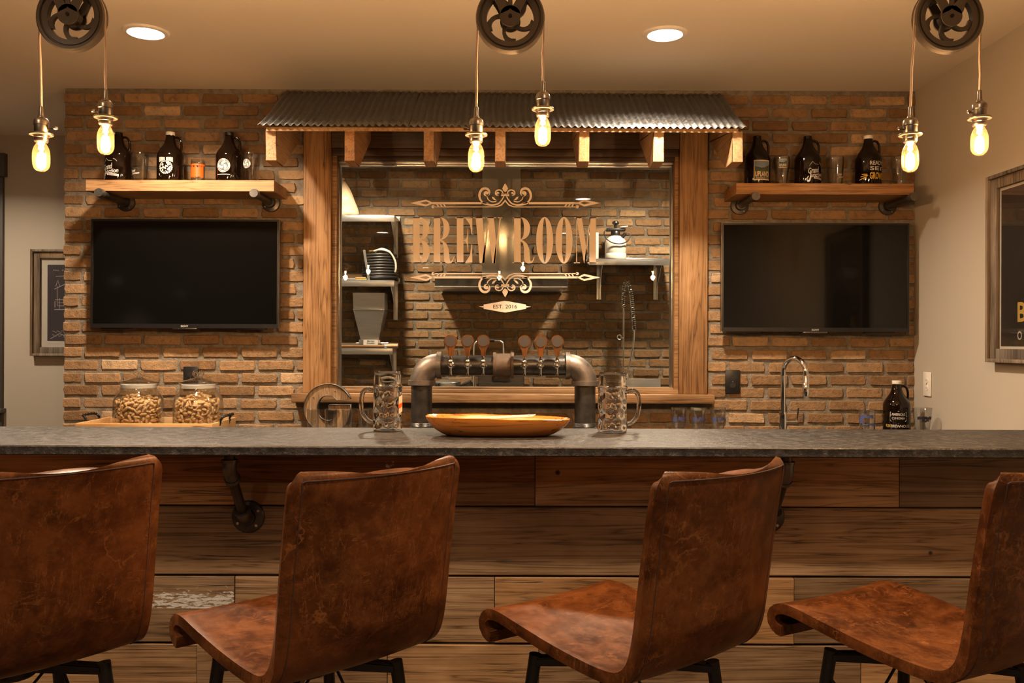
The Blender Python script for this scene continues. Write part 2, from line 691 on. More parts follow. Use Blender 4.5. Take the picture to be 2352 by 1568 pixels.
M['sillwood'] = wood('sill_pine', (0.09, 0.042, 0.014), (0.225, 0.118, 0.046), (0.34, 0.20, 0.092), 'x', 1.0, 0.6, 0.12, 0.8, 0.35)
M['rafterwood'] = wood('rafter_fir', (0.16, 0.078, 0.030), (0.28, 0.155, 0.070), (0.38, 0.235, 0.12), 'y', 0.9, 0.65, 0.14, 0.8, 0.3, knots=False)
M['shadewood'] = wood('shaded_header_wood', (0.02, 0.009, 0.004), (0.055, 0.026, 0.010), (0.10, 0.05, 0.02), 'x', 1.0, 0.5, 0.1, 0.7, 0.3, knots=False)  # shade under the rafters is put into this dark colour
M['shelfwood'] = wood('shelf_timber', (0.10, 0.045, 0.016), (0.235, 0.125, 0.052), (0.35, 0.205, 0.095), 'x', 1.0, 0.6, 0.1, 0.8, 0.45)
M['framewood'] = wood('weathered_frame', (0.05, 0.036, 0.025), (0.15, 0.112, 0.078), (0.27, 0.215, 0.16), 'z', 1.0, 0.8, 0.2, 0.8, 0.6, knots=False)
M['traywood'] = wood('tray_pine', (0.30, 0.16, 0.06), (0.48, 0.29, 0.125), (0.6, 0.4, 0.2), 'x', 0.8, 0.55, 0.08, 0.6, 0.2, knots=False)
M['bowlwood'] = wood('olive_wood', (0.06, 0.016, 0.003), (0.27, 0.088, 0.012), (0.48, 0.19, 0.032), 'x', 0.9, 0.22, 0.05, 2.4, 0.15, knots=False, spec=0.6)
M['handlewood'] = wood('tap_walnut', (0.05, 0.016, 0.005), (0.13, 0.048, 0.013), (0.22, 0.092, 0.028), 'z', 2.0, 0.18, 0.15, 0.8, 0.1, knots=False, spec=0.6)
M['signwood'] = wood('sign_wood', (0.06, 0.035, 0.018), (0.2, 0.12, 0.06), (0.34, 0.22, 0.12), 'z', 2.2, 0.6, 0.05, 1.0, 0.3, knots=False)
M['lightwood'] = wood('beech', (0.40, 0.25, 0.12), (0.55, 0.37, 0.2), (0.66, 0.48, 0.28), 'x', 1.5, 0.5, 0.05, 0.5, 0.1, knots=False)
M['leather'] = leather_mat()
M['seam'] = plain('leather_seam', (0.03, 0.010, 0.005), 0.6)
M['blackmetal'] = plain('black_steel', (0.012, 0.011, 0.010), 0.38, 0.6, bump=0.05)
M['granite'] = granite_mat()
M['counter2'] = plain('back_counter_stone', (0.035, 0.03, 0.026), 0.3, 0, 0.6, var=0.3, vscale=40)
M['cabinet'] = plain('cabinet_paint', (0.03, 0.026, 0.022), 0.5)
M['galv'] = galv_mat()
M['iron'] = iron_mat('black_iron_pipe', (0.035, 0.031, 0.028), (0.095, 0.083, 0.073), 0.36)
M['castiron'] = iron_mat('cast_fitting', (0.11, 0.09, 0.075), (0.24, 0.20, 0.165), 0.45, 0.6)
M['rustiron'] = iron_mat('rusty_coupling', (0.10, 0.065, 0.045), (0.17, 0.12, 0.085), 0.6, 0.95)
M['pulley'] = plain('pulley_iron', (0.085, 0.070, 0.053), 0.5, 0.2, bump=0.08, bscale=40)
M['fit'] = iron_mat('malleable_fitting', (0.08, 0.073, 0.067), (0.17, 0.152, 0.138), 0.36)
M['brass'] = plain('aged_nickel', (0.20, 0.17, 0.135), 0.34, 1.0)
M['chrome'] = plain('chrome', (0.75, 0.74, 0.72), 0.06, 1.0)
M['zinc'] = plain('zinc_screw', (0.55, 0.53, 0.50), 0.3, 1.0)
M['steel'] = steel_mat()
M['ductsteel'] = plain('polished_duct', (0.50, 0.46, 0.40), 0.20, 1.0, bump=0.04, bscale=12)
M['alu'] = plain('aluminium', (0.55, 0.54, 0.52), 0.28, 1.0)
M['cord'] = plain('cloth_cord', (0.40, 0.29, 0.22), 0.9, bump=0.3, bscale=400)
M['tvscreen'] = plain('tv_screen', (0.003, 0.0028, 0.0026), 0.07, 0, 0.42)
M['tvframe'] = plain('tv_bezel', (0.010, 0.009, 0.009), 0.28, 0.0, 0.5)
M['tvtrim'] = plain('tv_trim', (0.20, 0.18, 0.165), 0.3, 1.0)
M['black'] = plain('black_plastic', (0.010, 0.009, 0.009), 0.35)
M['rubber'] = plain('black_rubber', (0.014, 0.012, 0.011), 0.45)
M['white'] = plain('white_plastic', (0.72, 0.68, 0.62), 0.35)
M['matwhite'] = plain('mat_board', (0.62, 0.58, 0.53), 0.9)
M['printblue'] = plain('patent_print', (0.045, 0.036, 0.050), 0.6, var=0.2, vscale=3)
M['printink'] = plain('print_ink', (0.45, 0.42, 0.42), 0.8)
M['poster'] = plain('poster_print', (0.028, 0.022, 0.019), 0.5, var=0.2, vscale=3)
M['gold'] = plain('gold_ink', (0.55, 0.36, 0.09), 0.6)
M['decal'] = plain('vinyl_decal', (0.80, 0.66, 0.52), 0.75)
M['decaldark'] = plain('decal_cutout', (0.028, 0.017, 0.009), 0.8)
M['inkwhite'] = plain('white_ink', (0.48, 0.45, 0.42), 0.6)
M['inkyellow'] = plain('yellow_ink', (0.62, 0.40, 0.05), 0.6)
M['inkgrey'] = plain('grey_green_ink', (0.10, 0.13, 0.125), 0.6)
M['inkorange'] = plain('orange_ink', (0.72, 0.085, 0.003), 0.5)
M['inkblue'] = plain('blue_ink', (0.05, 0.07, 0.20), 0.5)
M['inkblack'] = plain('black_ink', (0.012, 0.012, 0.02), 0.5)
M['inkcream'] = plain('cream_ink', (0.62, 0.47, 0.32), 0.6)
M['inksky'] = plain('sky_ink', (0.16, 0.20, 0.27), 0.6)
M['inkhill'] = plain('hill_ink', (0.045, 0.065, 0.03), 0.6)
M['inkhill2'] = plain('dark_hill_ink', (0.022, 0.035, 0.02), 0.6)
M['amber'] = plain('amber_glass', (0.006, 0.0025, 0.0012), 0.05, 0, 0.42)
M['glass'] = glass_thin('clear_glass', (0.96, 0.96, 0.95), 1.6, 0.01, 1.7)
M['tumblerglass'] = glass_thin('tumbler_glass', (0.94, 0.94, 0.93), 1.75, 0.03, 1.9)
M['lidglass'] = glass_thin('lid_glass', (0.92, 0.93, 0.92), 1.9, 0.02, 2.2)
M['glassedge'] = plain('solid_glass', (1, 1, 1), 0.02, 0, 0.5, Transmission_Weight=1.0, IOR=1.45)
M['pane'] = glass_thin('window_glass', (0.93, 0.94, 0.92), 1.52)
M['bulbglass'] = bulb_glass()
M['nightglass'] = plain('night_pane', (0.01, 0.01, 0.012), 0.05, 0, 0.5)
M['trimdark'] = plain('dark_trim_paint', (0.052, 0.044, 0.038), 0.5)
M['seal'] = plain('silicone_seal', (0.75, 0.72, 0.68), 0.3)
M['shell'] = plain('peanut_shell', (0.52, 0.325, 0.15), 0.75, var=0.22, vscale=60, bump=0.6, bscale=220)
M['canvas'] = plain('grain_sack', (0.60, 0.45, 0.29), 0.9, var=0.2, vscale=9, bump=0.2, bscale=300)
M['tankwhite'] = plain('translucent_tank', (0.66, 0.62, 0.56), 0.4)
M['hose'] = plain('clear_hose', (0.42, 0.40, 0.34), 0.25)
M['copper'] = plain('brass_fitting', (0.55, 0.34, 0.12), 0.25, 1.0)
M['badge'] = plain('tap_badge', (0.055, 0.04, 0.033), 0.45)
M['card'] = plain('paper_card', (0.46, 0.37, 0.28), 0.85)
M['filament'] = emit('filament_glow', (1.0, 0.72, 0.40), 55.0)
M['lens'] = emit('ceiling_lens', (1.0, 0.90, 0.76), 14.0)
M['green'] = plain('green_print', (0.03, 0.075, 0.07), 0.6)

# ================================================================== THE ROOM
def struct(name, bm, mat, smooth=0):
    return tag(finish(name, bm, mat, None, smooth), kind='structure')


BACKY, LEFTX, FARY, BREWY = -15.5, -9.5, 5.80, 6.39
b = B(); box(b, LEFTX - .1, RWX + .1, BACKY - .1, BREWY + .1, -0.06, 0.0); struct('floor', b, M['floor'])
b = B(); box(b, LEFTX - .1, RWX + .1, BACKY - .1, BREWY + .1, CEIL, CEIL + .08); struct('ceiling', b, M['ceiling'])
b = B(); box(b, RWX, RWX + .1, BACKY, BREWY, 0, CEIL); struct('wall_right', b, M['wall'])
b = B(); box(b, LEFTX - .1, LEFTX, BACKY, FARY, 0, CEIL); struct('wall_left', b, M['wall'])
b = B(); box(b, LEFTX, RWX, BACKY - .1, BACKY, 0, CEIL); struct('wall_behind', b, M['wall'])
b = B(); box(b, LEFTX, LWX + .03, FARY, FARY + .1, 0, CEIL); struct('wall_far_left', b, M['wall'])
# partition that encloses the brew room
b = B(); box(b, LWX + .005, LWX + .125, WALL + .12, FARY, 0, CEIL); struct('wall_brew_outer', b, M['wall'])
b = B(); box(b, -1.95, -1.85, WALL + .13, BREWY, 0, CEIL); struct('wall_brew_left', b, M['wall'])
b = B(); box(b, 1.75, 1.85, WALL + .13, BREWY, 0, CEIL); struct('wall_brew_right', b, M['wall'])

# ---- brick walls
COURSE, BL, BJ = 0.0687, 0.2005, 0.0115
BH = COURSE - 0.0125
brick_meshes = []
for vi in range(12):
    rb = random.Random(100 + vi)
    bm = B()
    hw, hh = BL / 2, BH / 2
    out = []
    for sx, sz in ((-1, -1), (-.35, -1), (.35, -1), (1, -1), (1, 0), (1, 1), (.3, 1), (-.4, 1), (-1, 1), (-1, 0)):
        cx = sx * hw - (math.copysign(rb.uniform(.002, .011), sx) if abs(sx) == 1 and abs(sz) == 1 else sx * rb.uniform(0, .003)) + (rb.uniform(-.02, .02) if abs(sx) < 1 else 0)
        cz = sz * hh * 1.0 - (math.copysign(rb.uniform(.0, .005), sz) if sz else rb.uniform(-.008, .008))
        out.append((cx, cz))
    d0 = rb.uniform(-.002, .002)
    back = [bm.verts.new((x, .014, z)) for x, z in out]
    rim = [bm.verts.new((x, rb.uniform(.0, .004), z)) for x, z in out]
    inn = [bm.verts.new((x * .955, d0 - .0045 + rb.uniform(-.0012, .0012), z * .86)) for x, z in out]
    for i in range(10):
        j = (i + 1) % 10
        bm.faces.new((back[i], back[j], rim[j], rim[i]))
        bm.faces.new((rim[i], rim[j], inn[j], inn[i]))
    bm.faces.new(inn)
    bmesh.ops.recalc_face_normals(bm, faces=bm.faces[:])
    me = bpy.data.meshes.new('brick')
    bm.to_mesh(me)
    bm.free()
    me.materials.append(M['brick'])
    me.polygons.foreach_set('use_smooth', [True] * len(me.polygons))
    me.set_sharp_from_angle(angle=math.radians(30))
    brick_meshes.append(me)


def lay_bricks(parent, x0, x1, z0, z1, yf, excl, hidden, seed, cap=300):
    rb = random.Random(seed)
    items = []
    n = int((z1 - z0) / COURSE) + 1
    for c in range(n):
        zc = z1 - 0.018 - COURSE * (c + .5)
        if zc < z0:
            break
        iv = [(x0, x1)]
        for (a, b_, c0, c1) in excl:
            if c0 - BH * .45 < zc < c1 + BH * .45:
                nv = []
                for (p, q) in iv:
                    if b_ <= p or a >= q:
                        nv.append((p, q))
                    else:
                        if a > p:
                            nv.append((p, a))
                        if b_ < q:
                            nv.append((b_, q))
                iv = nv
        ph = (0.0 if c % 2 else (BL + BJ) / 2) + rb.uniform(-.012, .012)
        for (p, q) in iv:
            k = math.floor((p - x0 - ph) / (BL + BJ)) - 1
            while True:
                a = x0 + ph + k * (BL + BJ)
                e = a + BL
                k += 1
                if a >= q:
                    break
                a2, e2 = max(a, p), min(e, q)
                if e2 - a2 < 0.035:
                    continue
                items.append(((a2 + e2) / 2, zc, e2 - a2))
    vis, hid = [], []
    for it in items:
        (hid if any(a < it[0] - it[2] / 2 and it[0] + it[2] / 2 < b_ and c0 < it[1] < c1 for (a, b_, c0, c1) in hidden) else vis).append(it)
    if len(vis) > cap:
        ctr = (x0 + x1) / 2
        vis.sort(key=lambda i: abs(i[0] - ctr))
        hid += vis[cap:]
        vis = vis[:cap]
    for (xc, zc, L) in vis:
        o = link_mesh('brick', rb.choice(brick_meshes), parent, (xc, yf + rb.uniform(-.003, .003), zc + rb.uniform(-.002, .002)))
        o.scale = (L / BL * rb.uniform(.985, 1.0), 1, rb.uniform(.95, 1.03))
        o.rotation_euler = (0, rb.uniform(-.008, .008), 0)
    if hid:
        bm = B()
        for (xc, zc, L) in hid:
            nv = len(bm.verts)
            bm.from_mesh(rb.choice(brick_meshes))
            bm.verts.ensure_lookup_table()
            for v in bm.verts[nv:]:
                v.co = Vector((v.co.x * L / BL + xc, v.co.y + yf, v.co.z + zc))
        o = finish('brickwork', bm, M['brick_i'], parent, 30)
        o['kind'] = 'stuff'
    return len(vis)


WX0, WX1, WZ0, WZ1 = -1.0, 0.925, 1.115, 2.42      # opening for the brew room window
b = B()
yb = WALL + .0035
box(b, LWX + .006, WX0, yb, WALL + .12, 0, CEIL)
box(b, WX1, RWX, yb, WALL + .12, 0, CEIL)
box(b, WX0, WX1, yb, WALL + .12, 0, WZ0)
box(b, WX0, WX1, yb, WALL + .12, WZ1, CEIL)
wall_back = struct('wall_back', b, M['mortar'])
TVL = (-2.235, -1.240, 1.445, 2.022)
TVR = (1.113, 2.106, 1.437, 2.014)
nb = lay_bricks(wall_back, LWX, RWX, 0.86, CEIL, WALL,
                [(-1.124, 1.050, 1.045, 2.8)],
                [(TVL[0] + .05, TVL[1] - .05, TVL[2] + .04, TVL[3] - .03), (TVR[0] + .05, TVR[1] - .05, TVR[2] + .04, TVR[3] - .03)], 5)
b = B(); box(b, -1.85, 1.75, BREWY + .0035, BREWY + .1, 0, CEIL)
wall_rear = struct('wall_rear', b, M['mortar'])
nr = lay_bricks(wall_rear, -1.55, 1.45, 0.85, 2.72, BREWY, [], [], 9)

# ---- window into the brew room
win = tag(thing('window_1', None, None), kind='structure')
GY = WALL + .075                                     # glass plane
for x0, x1 in ((-1.1225, -0.975), (0.8985, 1.0495)):
    b = B(); box(b, x0, x1, WALL - .030, WALL + .12, 1.100, 2.68, .003)
    finish('post', b, M['postwood'], win)
b = B(); box(b, -0.975, 0.8985, WALL - .022, WALL + .02, 2.418, 2.66, .002); finish('header_board', b, M['shadewood'], win)
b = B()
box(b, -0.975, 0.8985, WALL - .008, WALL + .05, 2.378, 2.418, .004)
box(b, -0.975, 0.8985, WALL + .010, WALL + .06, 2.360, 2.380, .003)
finish('head_casing', b, M['shadewood'], win)
b = B(); box(b, -0.965, 0.89, WALL + .030, WALL + .07, 2.345, 2.362, .002); box(b, -0.965, 0.89, WALL + .038, WALL + .07, 2.334, 2.346, .001)
finish('glazing_track', b, M['alu'], win)
for x0, x1, x2 in ((-0.975, -0.948, -0.940), (0.8985, 0.876, 0.866)):
    b = B(); box(b, min(x0, x1), max(x0, x1), WALL - .005, WALL + .12, 1.115, 2.38, .003); finish('jamb', b, M['sillwood'], win)
    b = B(); box(b, min(x1, x2), max(x1, x2), WALL + .035, WALL + .10, 1.125, 2.34, .001); finish('glazing_bead', b, M['alu'], win)
b = B(); box(b, -0.975, 0.8985, WALL - .012, WALL + .12, 1.098, 1.122, .004); box(b, -0.975, 0.8985, WALL + .01, WALL + .07, 1.12, 1.132, .002)
finish('stool_rail', b, M['sillwood'], win)
b = B(); box(b, -1.172, 1.078, WALL - .085, WALL - .004, 1.052, 1.100, .004); finish('sill', b, M['sillwood'], win)
b = B(); box(b, -0.955, 0.88, GY, GY + .006, 1.13, 2.345)
pane = finish('pane', b, M['pane'], win, 0)

# lettering on the glass: traced in the coordinates of one enlarged crop (4.6125 px per photo px)
KG = GY - .0015
ZS = 4.6125


def G2(a, b_, h=0.0):
    p = pt(920 + a / ZS, 400 + b_ / ZS, KG)
    return (p.x, KG - h, p.z)


def letter(ch, x, y0, y1):
    bm = B()
    hh = y1 - y0
    mp = lambda a, b_, h: G2(x + a, y1 - b_, h)

    def poly(*p):
        plate(bm, [list(p)], mp)

    def rect(a0, a1, b0, b1):
        poly((a0, b0), (a1, b0), (a1, b1), (a0, b1))

    def bowl(cx, cy, ro, ryo, ri, ryi):
        o = ell(cx, cy, ro, ryo, 24, -PI / 2, PI / 2)
        i = ell(cx, cy, ri, ryi, 24, -PI / 2, PI / 2)
        for k in range(24):
            poly(o[k], o[k + 1], i[k + 1], i[k])
    if ch in 'BRE':
        rect(18, 88, 0, hh)
        rect(0, 108, 0, 9)
        rect(0, 88, hh - 9, hh)
    if ch == 'B':
        bowl(88, hh * .755, 100, hh * .245, 36, hh * .23)
        bowl(88, hh * .255, 107, hh * .255, 36, hh * .237)
    elif ch == 'R':
        bowl(88, hh * .755, 100, hh * .245, 36, hh * .23)
        poly((88, 250), (120, 238), (155, 205), (178, 150), (188, 40), (192, 20), (203, 20), (218, 38), (228, 68), (234, 66), (226, 30), (206, 2), (170, -4), (140, 8), (124, 34), (122, 160), (112, 215), (88, 232))
    elif ch == 'E':
        rect(88, 182, hh - 9, hh)
        poly((182, hh), (182, hh - 178), (173, hh - 178), (158, hh - 80), (110, hh - 9))
        poly((182, 0), (182, 200), (173, 200), (158, 85), (110, 9))
        rect(88, 182, 0, 9)
        poly((88, 236), (112, 228), (128, 190), (133, 125), (139, 125), (139, 370), (133, 370), (128, 290), (112, 252), (88, 246))
    elif ch == 'W':
        poly((30, hh), (102, hh), (128, 190), (136, 190), (122, 4), (98, 0), (72, 0))
        poly((152, hh), (222, hh), (250, 190), (238, 0), (206, 0))
        poly((98, 0), (122, 0), (165, hh - 60), (160, hh - 20))
        poly((216, 0), (240, 0), (296, hh), (287, hh))
        for a0, a1 in ((0, 128), (138, 250), (262, 312)):
            rect(a0, a1, hh - 9, hh)
    elif ch == 'O':
        o, i = ell(90, hh / 2, 90, hh / 2 + 4, 48), ell(90, hh / 2, 22, hh / 2 - 10, 48)
        plate(bm, [o, i], mp)
    elif ch == 'M':
        rect(24, 32, 0, hh)
        rect(0, 62, 0, 9)
        rect(0, 78, hh - 9, hh)
        poly((22, hh), (82, hh), (136, 118), (122, 0), (106, 0))
        poly((108, 0), (122, 0), (176, hh), (168, hh))
        rect(164, 232, 0, hh)
        rect(142, 254, 0, 9)
        rect(160, 254, hh - 9, hh)
    return finish('letter', bm, M['decal'], pane, 0)


for ch, x in zip('BREWROOM', (115, 333, 578, 766, 1185, 1437, 1642, 1838)):
    letter(ch, x, 457, 942)


def flourish(fy):
    bm = B()
    cx = 1108

    for s in (-1, 1):
        mp = lambda a, b_, h, s=s: G2(cx + s * a, fy(b_), h)
        plate(bm, [[(1008, 305), (838, 268), (756, 305), (838, 342)], [(908, 304), (838, 288), (798, 304), (838, 320)]], mp)
        stroke_faces(bm, [(770, 306), (250, 306)], 22, mp)
        stroke_faces(bm, [(762, 346), (150, 346), (90, 345), (40, 325), (10, 292), (0, 270)], [9, 9, 11, 15, 14, 4], mp)
        plate(bm, [ell(764, 345, 17, 17, 16)], mp)
        for k in range(3):
            plate(bm, [[(734 - 36 * k, 312), (718 - 36 * k, 312), (696 - 36 * k, 346), (712 - 36 * k, 346)]], mp)
        big = smooth_path([(180, 306, 0), (232, 300, 0), (265, 262, 0), (272, 215, 0), (252, 168, 0), (216, 150, 0), (180, 162, 0), (166, 196, 0), (184, 224, 0), (206, 216, 0)], 5)
        nb_ = len(big)
        stroke_faces(bm, [(p.x, p.y) for p in big], [10 + 16 * sin(PI * min(1, i / nb_ * 1.05)) for i in range(nb_)], mp)
        plate(bm, [ell(200, 206, 28, 28, 20)], mp)
        low = smooth_path([(240, 300, 0), (190, 318, 0), (130, 326, 0), (75, 312, 0), (38, 275, 0), (14, 235, 0)], 5)
        stroke_faces(bm, [(p.x, p.y) for p in low], [24 - 14 * i / len(low) for i in range(len(low))], mp)
        leaf = smooth_path([(190, 240, 0), (178, 268, 0), (140, 292, 0), (92, 288, 0)], 5)
        stroke_faces(bm, [(p.x, p.y) for p in leaf], [10 + 5 * sin(i) * 0 for i in range(len(leaf))], mp)
        plate(bm, [[(142, 235), (118, 244), (98, 268), (84, 278), (118, 272), (134, 258)]], mp)
        sm = smooth_path([(20, 215, 0), (34, 180, 0), (66, 166, 0), (98, 182, 0), (100, 212, 0), (78, 224, 0), (66, 206, 0)], 5)
        stroke_faces(bm, [(p.x, p.y) for p in sm], 13, mp)
        plate(bm, [ell(78, 205, 18, 18, 16)], mp)
    mp = lambda a, b_, h: G2(cx + a, fy(b_), h)
    plate(bm, [[(0, 95), (-14, 118), (-30, 150), (-22, 172), (0, 190), (22, 172), (30, 150), (14, 118)]], mp)
    plate(bm, [[(-42, 206), (42, 206), (42, 232), (-42, 232)]], mp)
    return finish('flourish', bm, M['decal'], pane, 0)


flourish(lambda y: y)
flourish(lambda y: 1398 - y)
b = B()
plate(b, [[(880, 1380), (1108, 1340), (1330, 1380), (1330, 1425), (1108, 1465), (880, 1425)]], lambda a, b_, h: G2(a, b_, h))
plate(b, [[(826, 1403), (884, 1394), (884, 1412)]], lambda a, b_, h: G2(a, b_, h))
plate(b, [[(1386, 1403), (1328, 1394), (1328, 1412)]], lambda a, b_, h: G2(a, b_, h))
finish('date_plaque', b, M['decal'], pane, 0)
b = B()
add_text(b, 'EST. 2016', lambda a, b_, h: G2(1108 + a, 1402 - b_, .0008), 50, bold=.004, fit=252, hfit=38)
finish('date_lettering', b, M['decaldark'], pane, 0)

# ---- window in the far wall beside the brick partition
w2 = tag(thing('window_2', None, None), kind='structure')
b = B(); box(b, -3.50, -3.382, FARY - .025, FARY - .001, .92, 2.47, .002); finish('side_casing', b, M['trimdark'], w2)
b = B(); box(b, -4.62, -4.50, FARY - .025, FARY - .001, .92, 2.47, .002); finish('side_casing', b, M['trimdark'], w2)
b = B(); box(b, -4.65, -3.362, FARY - .04, FARY - .001, 2.462, 2.615, .003); finish('head_casing', b, M['trimdark'], w2)
b = B(); box(b, -4.66, -3.366, FARY - .06, FARY - .001, .895, .925, .003); box(b, -4.62, -3.382, FARY - .025, FARY - .001, .80, .895, .002)
finish('sill', b, M['trimdark'], w2)
b = B(); box(b, -4.50, -3.50, FARY - .012, FARY - .002, .925, 2.462); finish('pane', b, M['nightglass'], w2, 0)
b = B(); box(b, LEFTX, LWX, FARY - .015, FARY - .001, 0, .13, .002); struct('baseboard_far', b, M['trimdark'])
b = B(); box(b, RWX - .015, RWX - .001, BACKY, 1.0, 0, .13, .002); struct('baseboard_right', b, M['trimdark'])


# ================================================================== ROOM LIGHTS, SEEN AND UNSEEN
def can_light(x, y, label, w=CAN_W, group='recessed ceiling lights'):
    t = thing('recessed_light', label, 'ceiling light', (x, y, CEIL), 0, group)
    b = B(); lathe(b, [(.074, -.002), (.074, -.006), (.078, -.010), (.094, -.008), (.099, -.0005)], 48); finish('trim_ring', b, M['white'], t)
    b = B(); lathe(b, [(0, -.0045), (.06, -.0045), (.0745, -.003)], 40); finish('lens', b, M['lens'], t)
    ld = bpy.data.lights.new('can_lamp', 'AREA')
    ld.shape = 'DISK'
    ld.size = .13
    ld.energy = w
    ld.color = CAN_C
    ld.spread = math.radians(140)
    lo = bpy.data.objects.new('can_lamp', ld)
    COL.objects.link(lo)
    lo.parent = t
    lo.location = (0, 0, -.012)
    return t


can_light(-1.62, 3.84, 'round recessed ceiling light above the peanut jars', group=None)
can_light(.67, 3.84, 'round recessed ceiling light in front of the corrugated awning', group=None)
for x, y in ((-1.62, 1.3), (.67, 1.3), (-1.62, -1.3), (.67, -1.3), (-3.35, 4.75), (-4.0, 1.0), (-8.1, -9.0), (-8.4, -13.4), (-1.6, -6.5)):  # out of view; all but the distant ones put in for their light
    can_light(x, y, 'unseen recessed ceiling light over the room in front of the bar', 19.0 if x < -3 else (17.0 if y > 0 else 34.0))
for x in (-.95, .95):
    can_light(x, 5.62, 'round recessed ceiling light inside the brew room', 27.0, 'brew room ceiling lights')

# ================================================================== AWNING
aw = thing('corrugated_awning', 'corrugated metal awning on timber rafters above the brew room window', 'awning', (0, 0, 0))
RUN, ZLO = .545, 2.405                                # reach from the wall, eave height
SLOPE = (2.722 - ZLO) / RUN
AX0, AX1 = -1.222, 1.120
PITCH = .0327


def roof_z(d):                                        # d = distance out from the wall
    return ZLO + (RUN - d) * SLOPE


seams = [AX0, -.512, -.080, .470, AX1]
for i in range(4):
    b = B()
    x0, x1 = seams[i], seams[i + 1] + (.012 if i < 3 else 0)
    lift = .0022 * (3 - i)
    n = int((x1 - x0) / (PITCH / 8))
    rows = []
    for r in range(7):
        d = RUN - (RUN - .012) * r / 6
        row = []
        for k in range(n + 1):
            x = x0 + (x1 - x0) * k / n
            z = roof_z(d) + .0055 * cos(2 * PI * x / PITCH) + lift + .003 * noise.noise((x * 3, r * .7, i * 5))
            row.append(b.verts.new((x + .004 * sin(r + i), WALL - d + (.004 * noise.noise((x * 9, i, 0)) if r == 0 else 0), z)))
        rows.append(row)
    for r in range(6):
        for k in range(n):
            b.faces.new((rows[r][k], rows[r][k + 1], rows[r + 1][k + 1], rows[r + 1][k]))
    o = finish('roof_sheet', b, M['galv'], aw, 60)
    solid_apply(o, [('SOLIDIFY', dict(thickness=.0012, offset=-1))])
b = B()
prof = [(RUN - .020, -.030), (RUN - .020, -.012), (.008, -.012), (.008, -.030)]
plate(b, [[(WALL - d, roof_z(d) + h) for d, h in prof]], YZ(-1.185), 2.268)
finish('sheathing_board', b, M['rafterwood'], aw, 0)
RF = .505
for px in (622, 803, 985, 1149, 1342, 1513, 1694):
    p = pt(px, 335, WALL - RF)
    b = B()
    top = lambda d: roof_z(d) - .031
    zb = 2.248
    rl = random.Random(px)
    ol = [(RF, top(RF)), (RF, zb), (RF - .13, zb - .004), (.030, 2.455), (.030, top(.030))]
    plate(b, [[(WALL - d, z) for d, z in ol]], YZ(p.x - .026), .052)
    bmesh.ops.bevel(b, geom=b.edges[:], offset=.0025, segments=1, affect='EDGES')
    o = finish('rafter', b, M['rafterwood'], aw, 20)
b = B(); box(b, -1.13, 1.055, WALL - .045, WALL - .002, 2.60, 2.685, .003); finish('ledger_board', b, M['shadewood'], aw)


# ================================================================== PIPE SHELVES
def flange(b, c, axis, r, t_):
    lathe(b, [(0, 0), (r, 0), (r, t_), (r * .55, t_ * 1.3), (r * .5, t_ * 3.6), (r * .38, t_ * 3.8), (0, t_ * 3.8)], 28, c, axis)


def pipe_shelf(label, x0, x1, zt, y0, brx):
    t = thing('pipe_shelf', label, 'shelf', ((x0 + x1) / 2, WALL, zt))
    cx = (x0 + x1) / 2
    b = B()
    n = 24
    zb = .056
    # slightly waney board
    rows = []
    for k in range(n + 1):
        x = x0 + (x1 - x0) * k / n - cx
        w = .002 * noise.noise((x * 8, zt, 0))
        rows.append([b.verts.new((x, y, z)) for y, z in ((y0 - WALL + w, -zb + w), (y0 - WALL + w, 0), (-.012, 0), (-.012, -zb))])
    for k in range(n):
        for j in range(4):
            b.faces.new((rows[k][j], rows[k][(j + 1) % 4], rows[k + 1][(j + 1) % 4], rows[k + 1][j]))
    b.faces.new(rows[0]); b.faces.new(rows[-1][::-1])
    bmesh.ops.bevel(b, geom=[e for e in b.edges if e.calc_face_angle(0) > 1.0], offset=.002, segments=1, affect='EDGES')
    finish('board', b, M['shelfwood'], t, 25)
    for bx in brx:
        zc = -zb - .0195
        b = B(); tube(b, [(bx - cx, -.012, zc), (bx - cx, y0 - WALL - .030, zc)], .0178, 20)
        pb = finish('pipe_bracket', b, M['iron'], t)
        b = B(); lathe(b, [(0, -.062), (.021, -.062), (.023, -.055), (.023, -.026), (.0178, -.026)], 22, (bx - cx, y0 - WALL + .0, zc), 'y'); finish('end_cap', b, M['fit'], pb)
        b = B(); lathe(b, [(0, -.020), (.018, -.042), (.026, -.042), (.028, -.018), (.047, -.014), (.049, -.010), (.049, -.003), (0, -.003)], 30, (bx - cx, 0, zc), 'y')
        fl = finish('flange', b, M['iron'], pb)
        for a in (.6, 2.2, 3.75, 5.3):
            b = B(); lathe(b, [(0, -.0175), (.003, -.0172), (.005, -.014)], 10, (bx - cx + .037 * cos(a), 0, zc + .037 * sin(a)), 'y')
            finish('screw', b, M['zinc'], pb)
    return t


SY = WALL - .262
pipe_shelf('timber pipe shelf above the television beside the framed patent print', -2.178, -1.218, 2.198, SY, (-2.085, -1.303))
pipe_shelf('timber pipe shelf above the television next to the beige side wall', 1.142, 2.049, 2.192, SY, (1.226, 2.024))


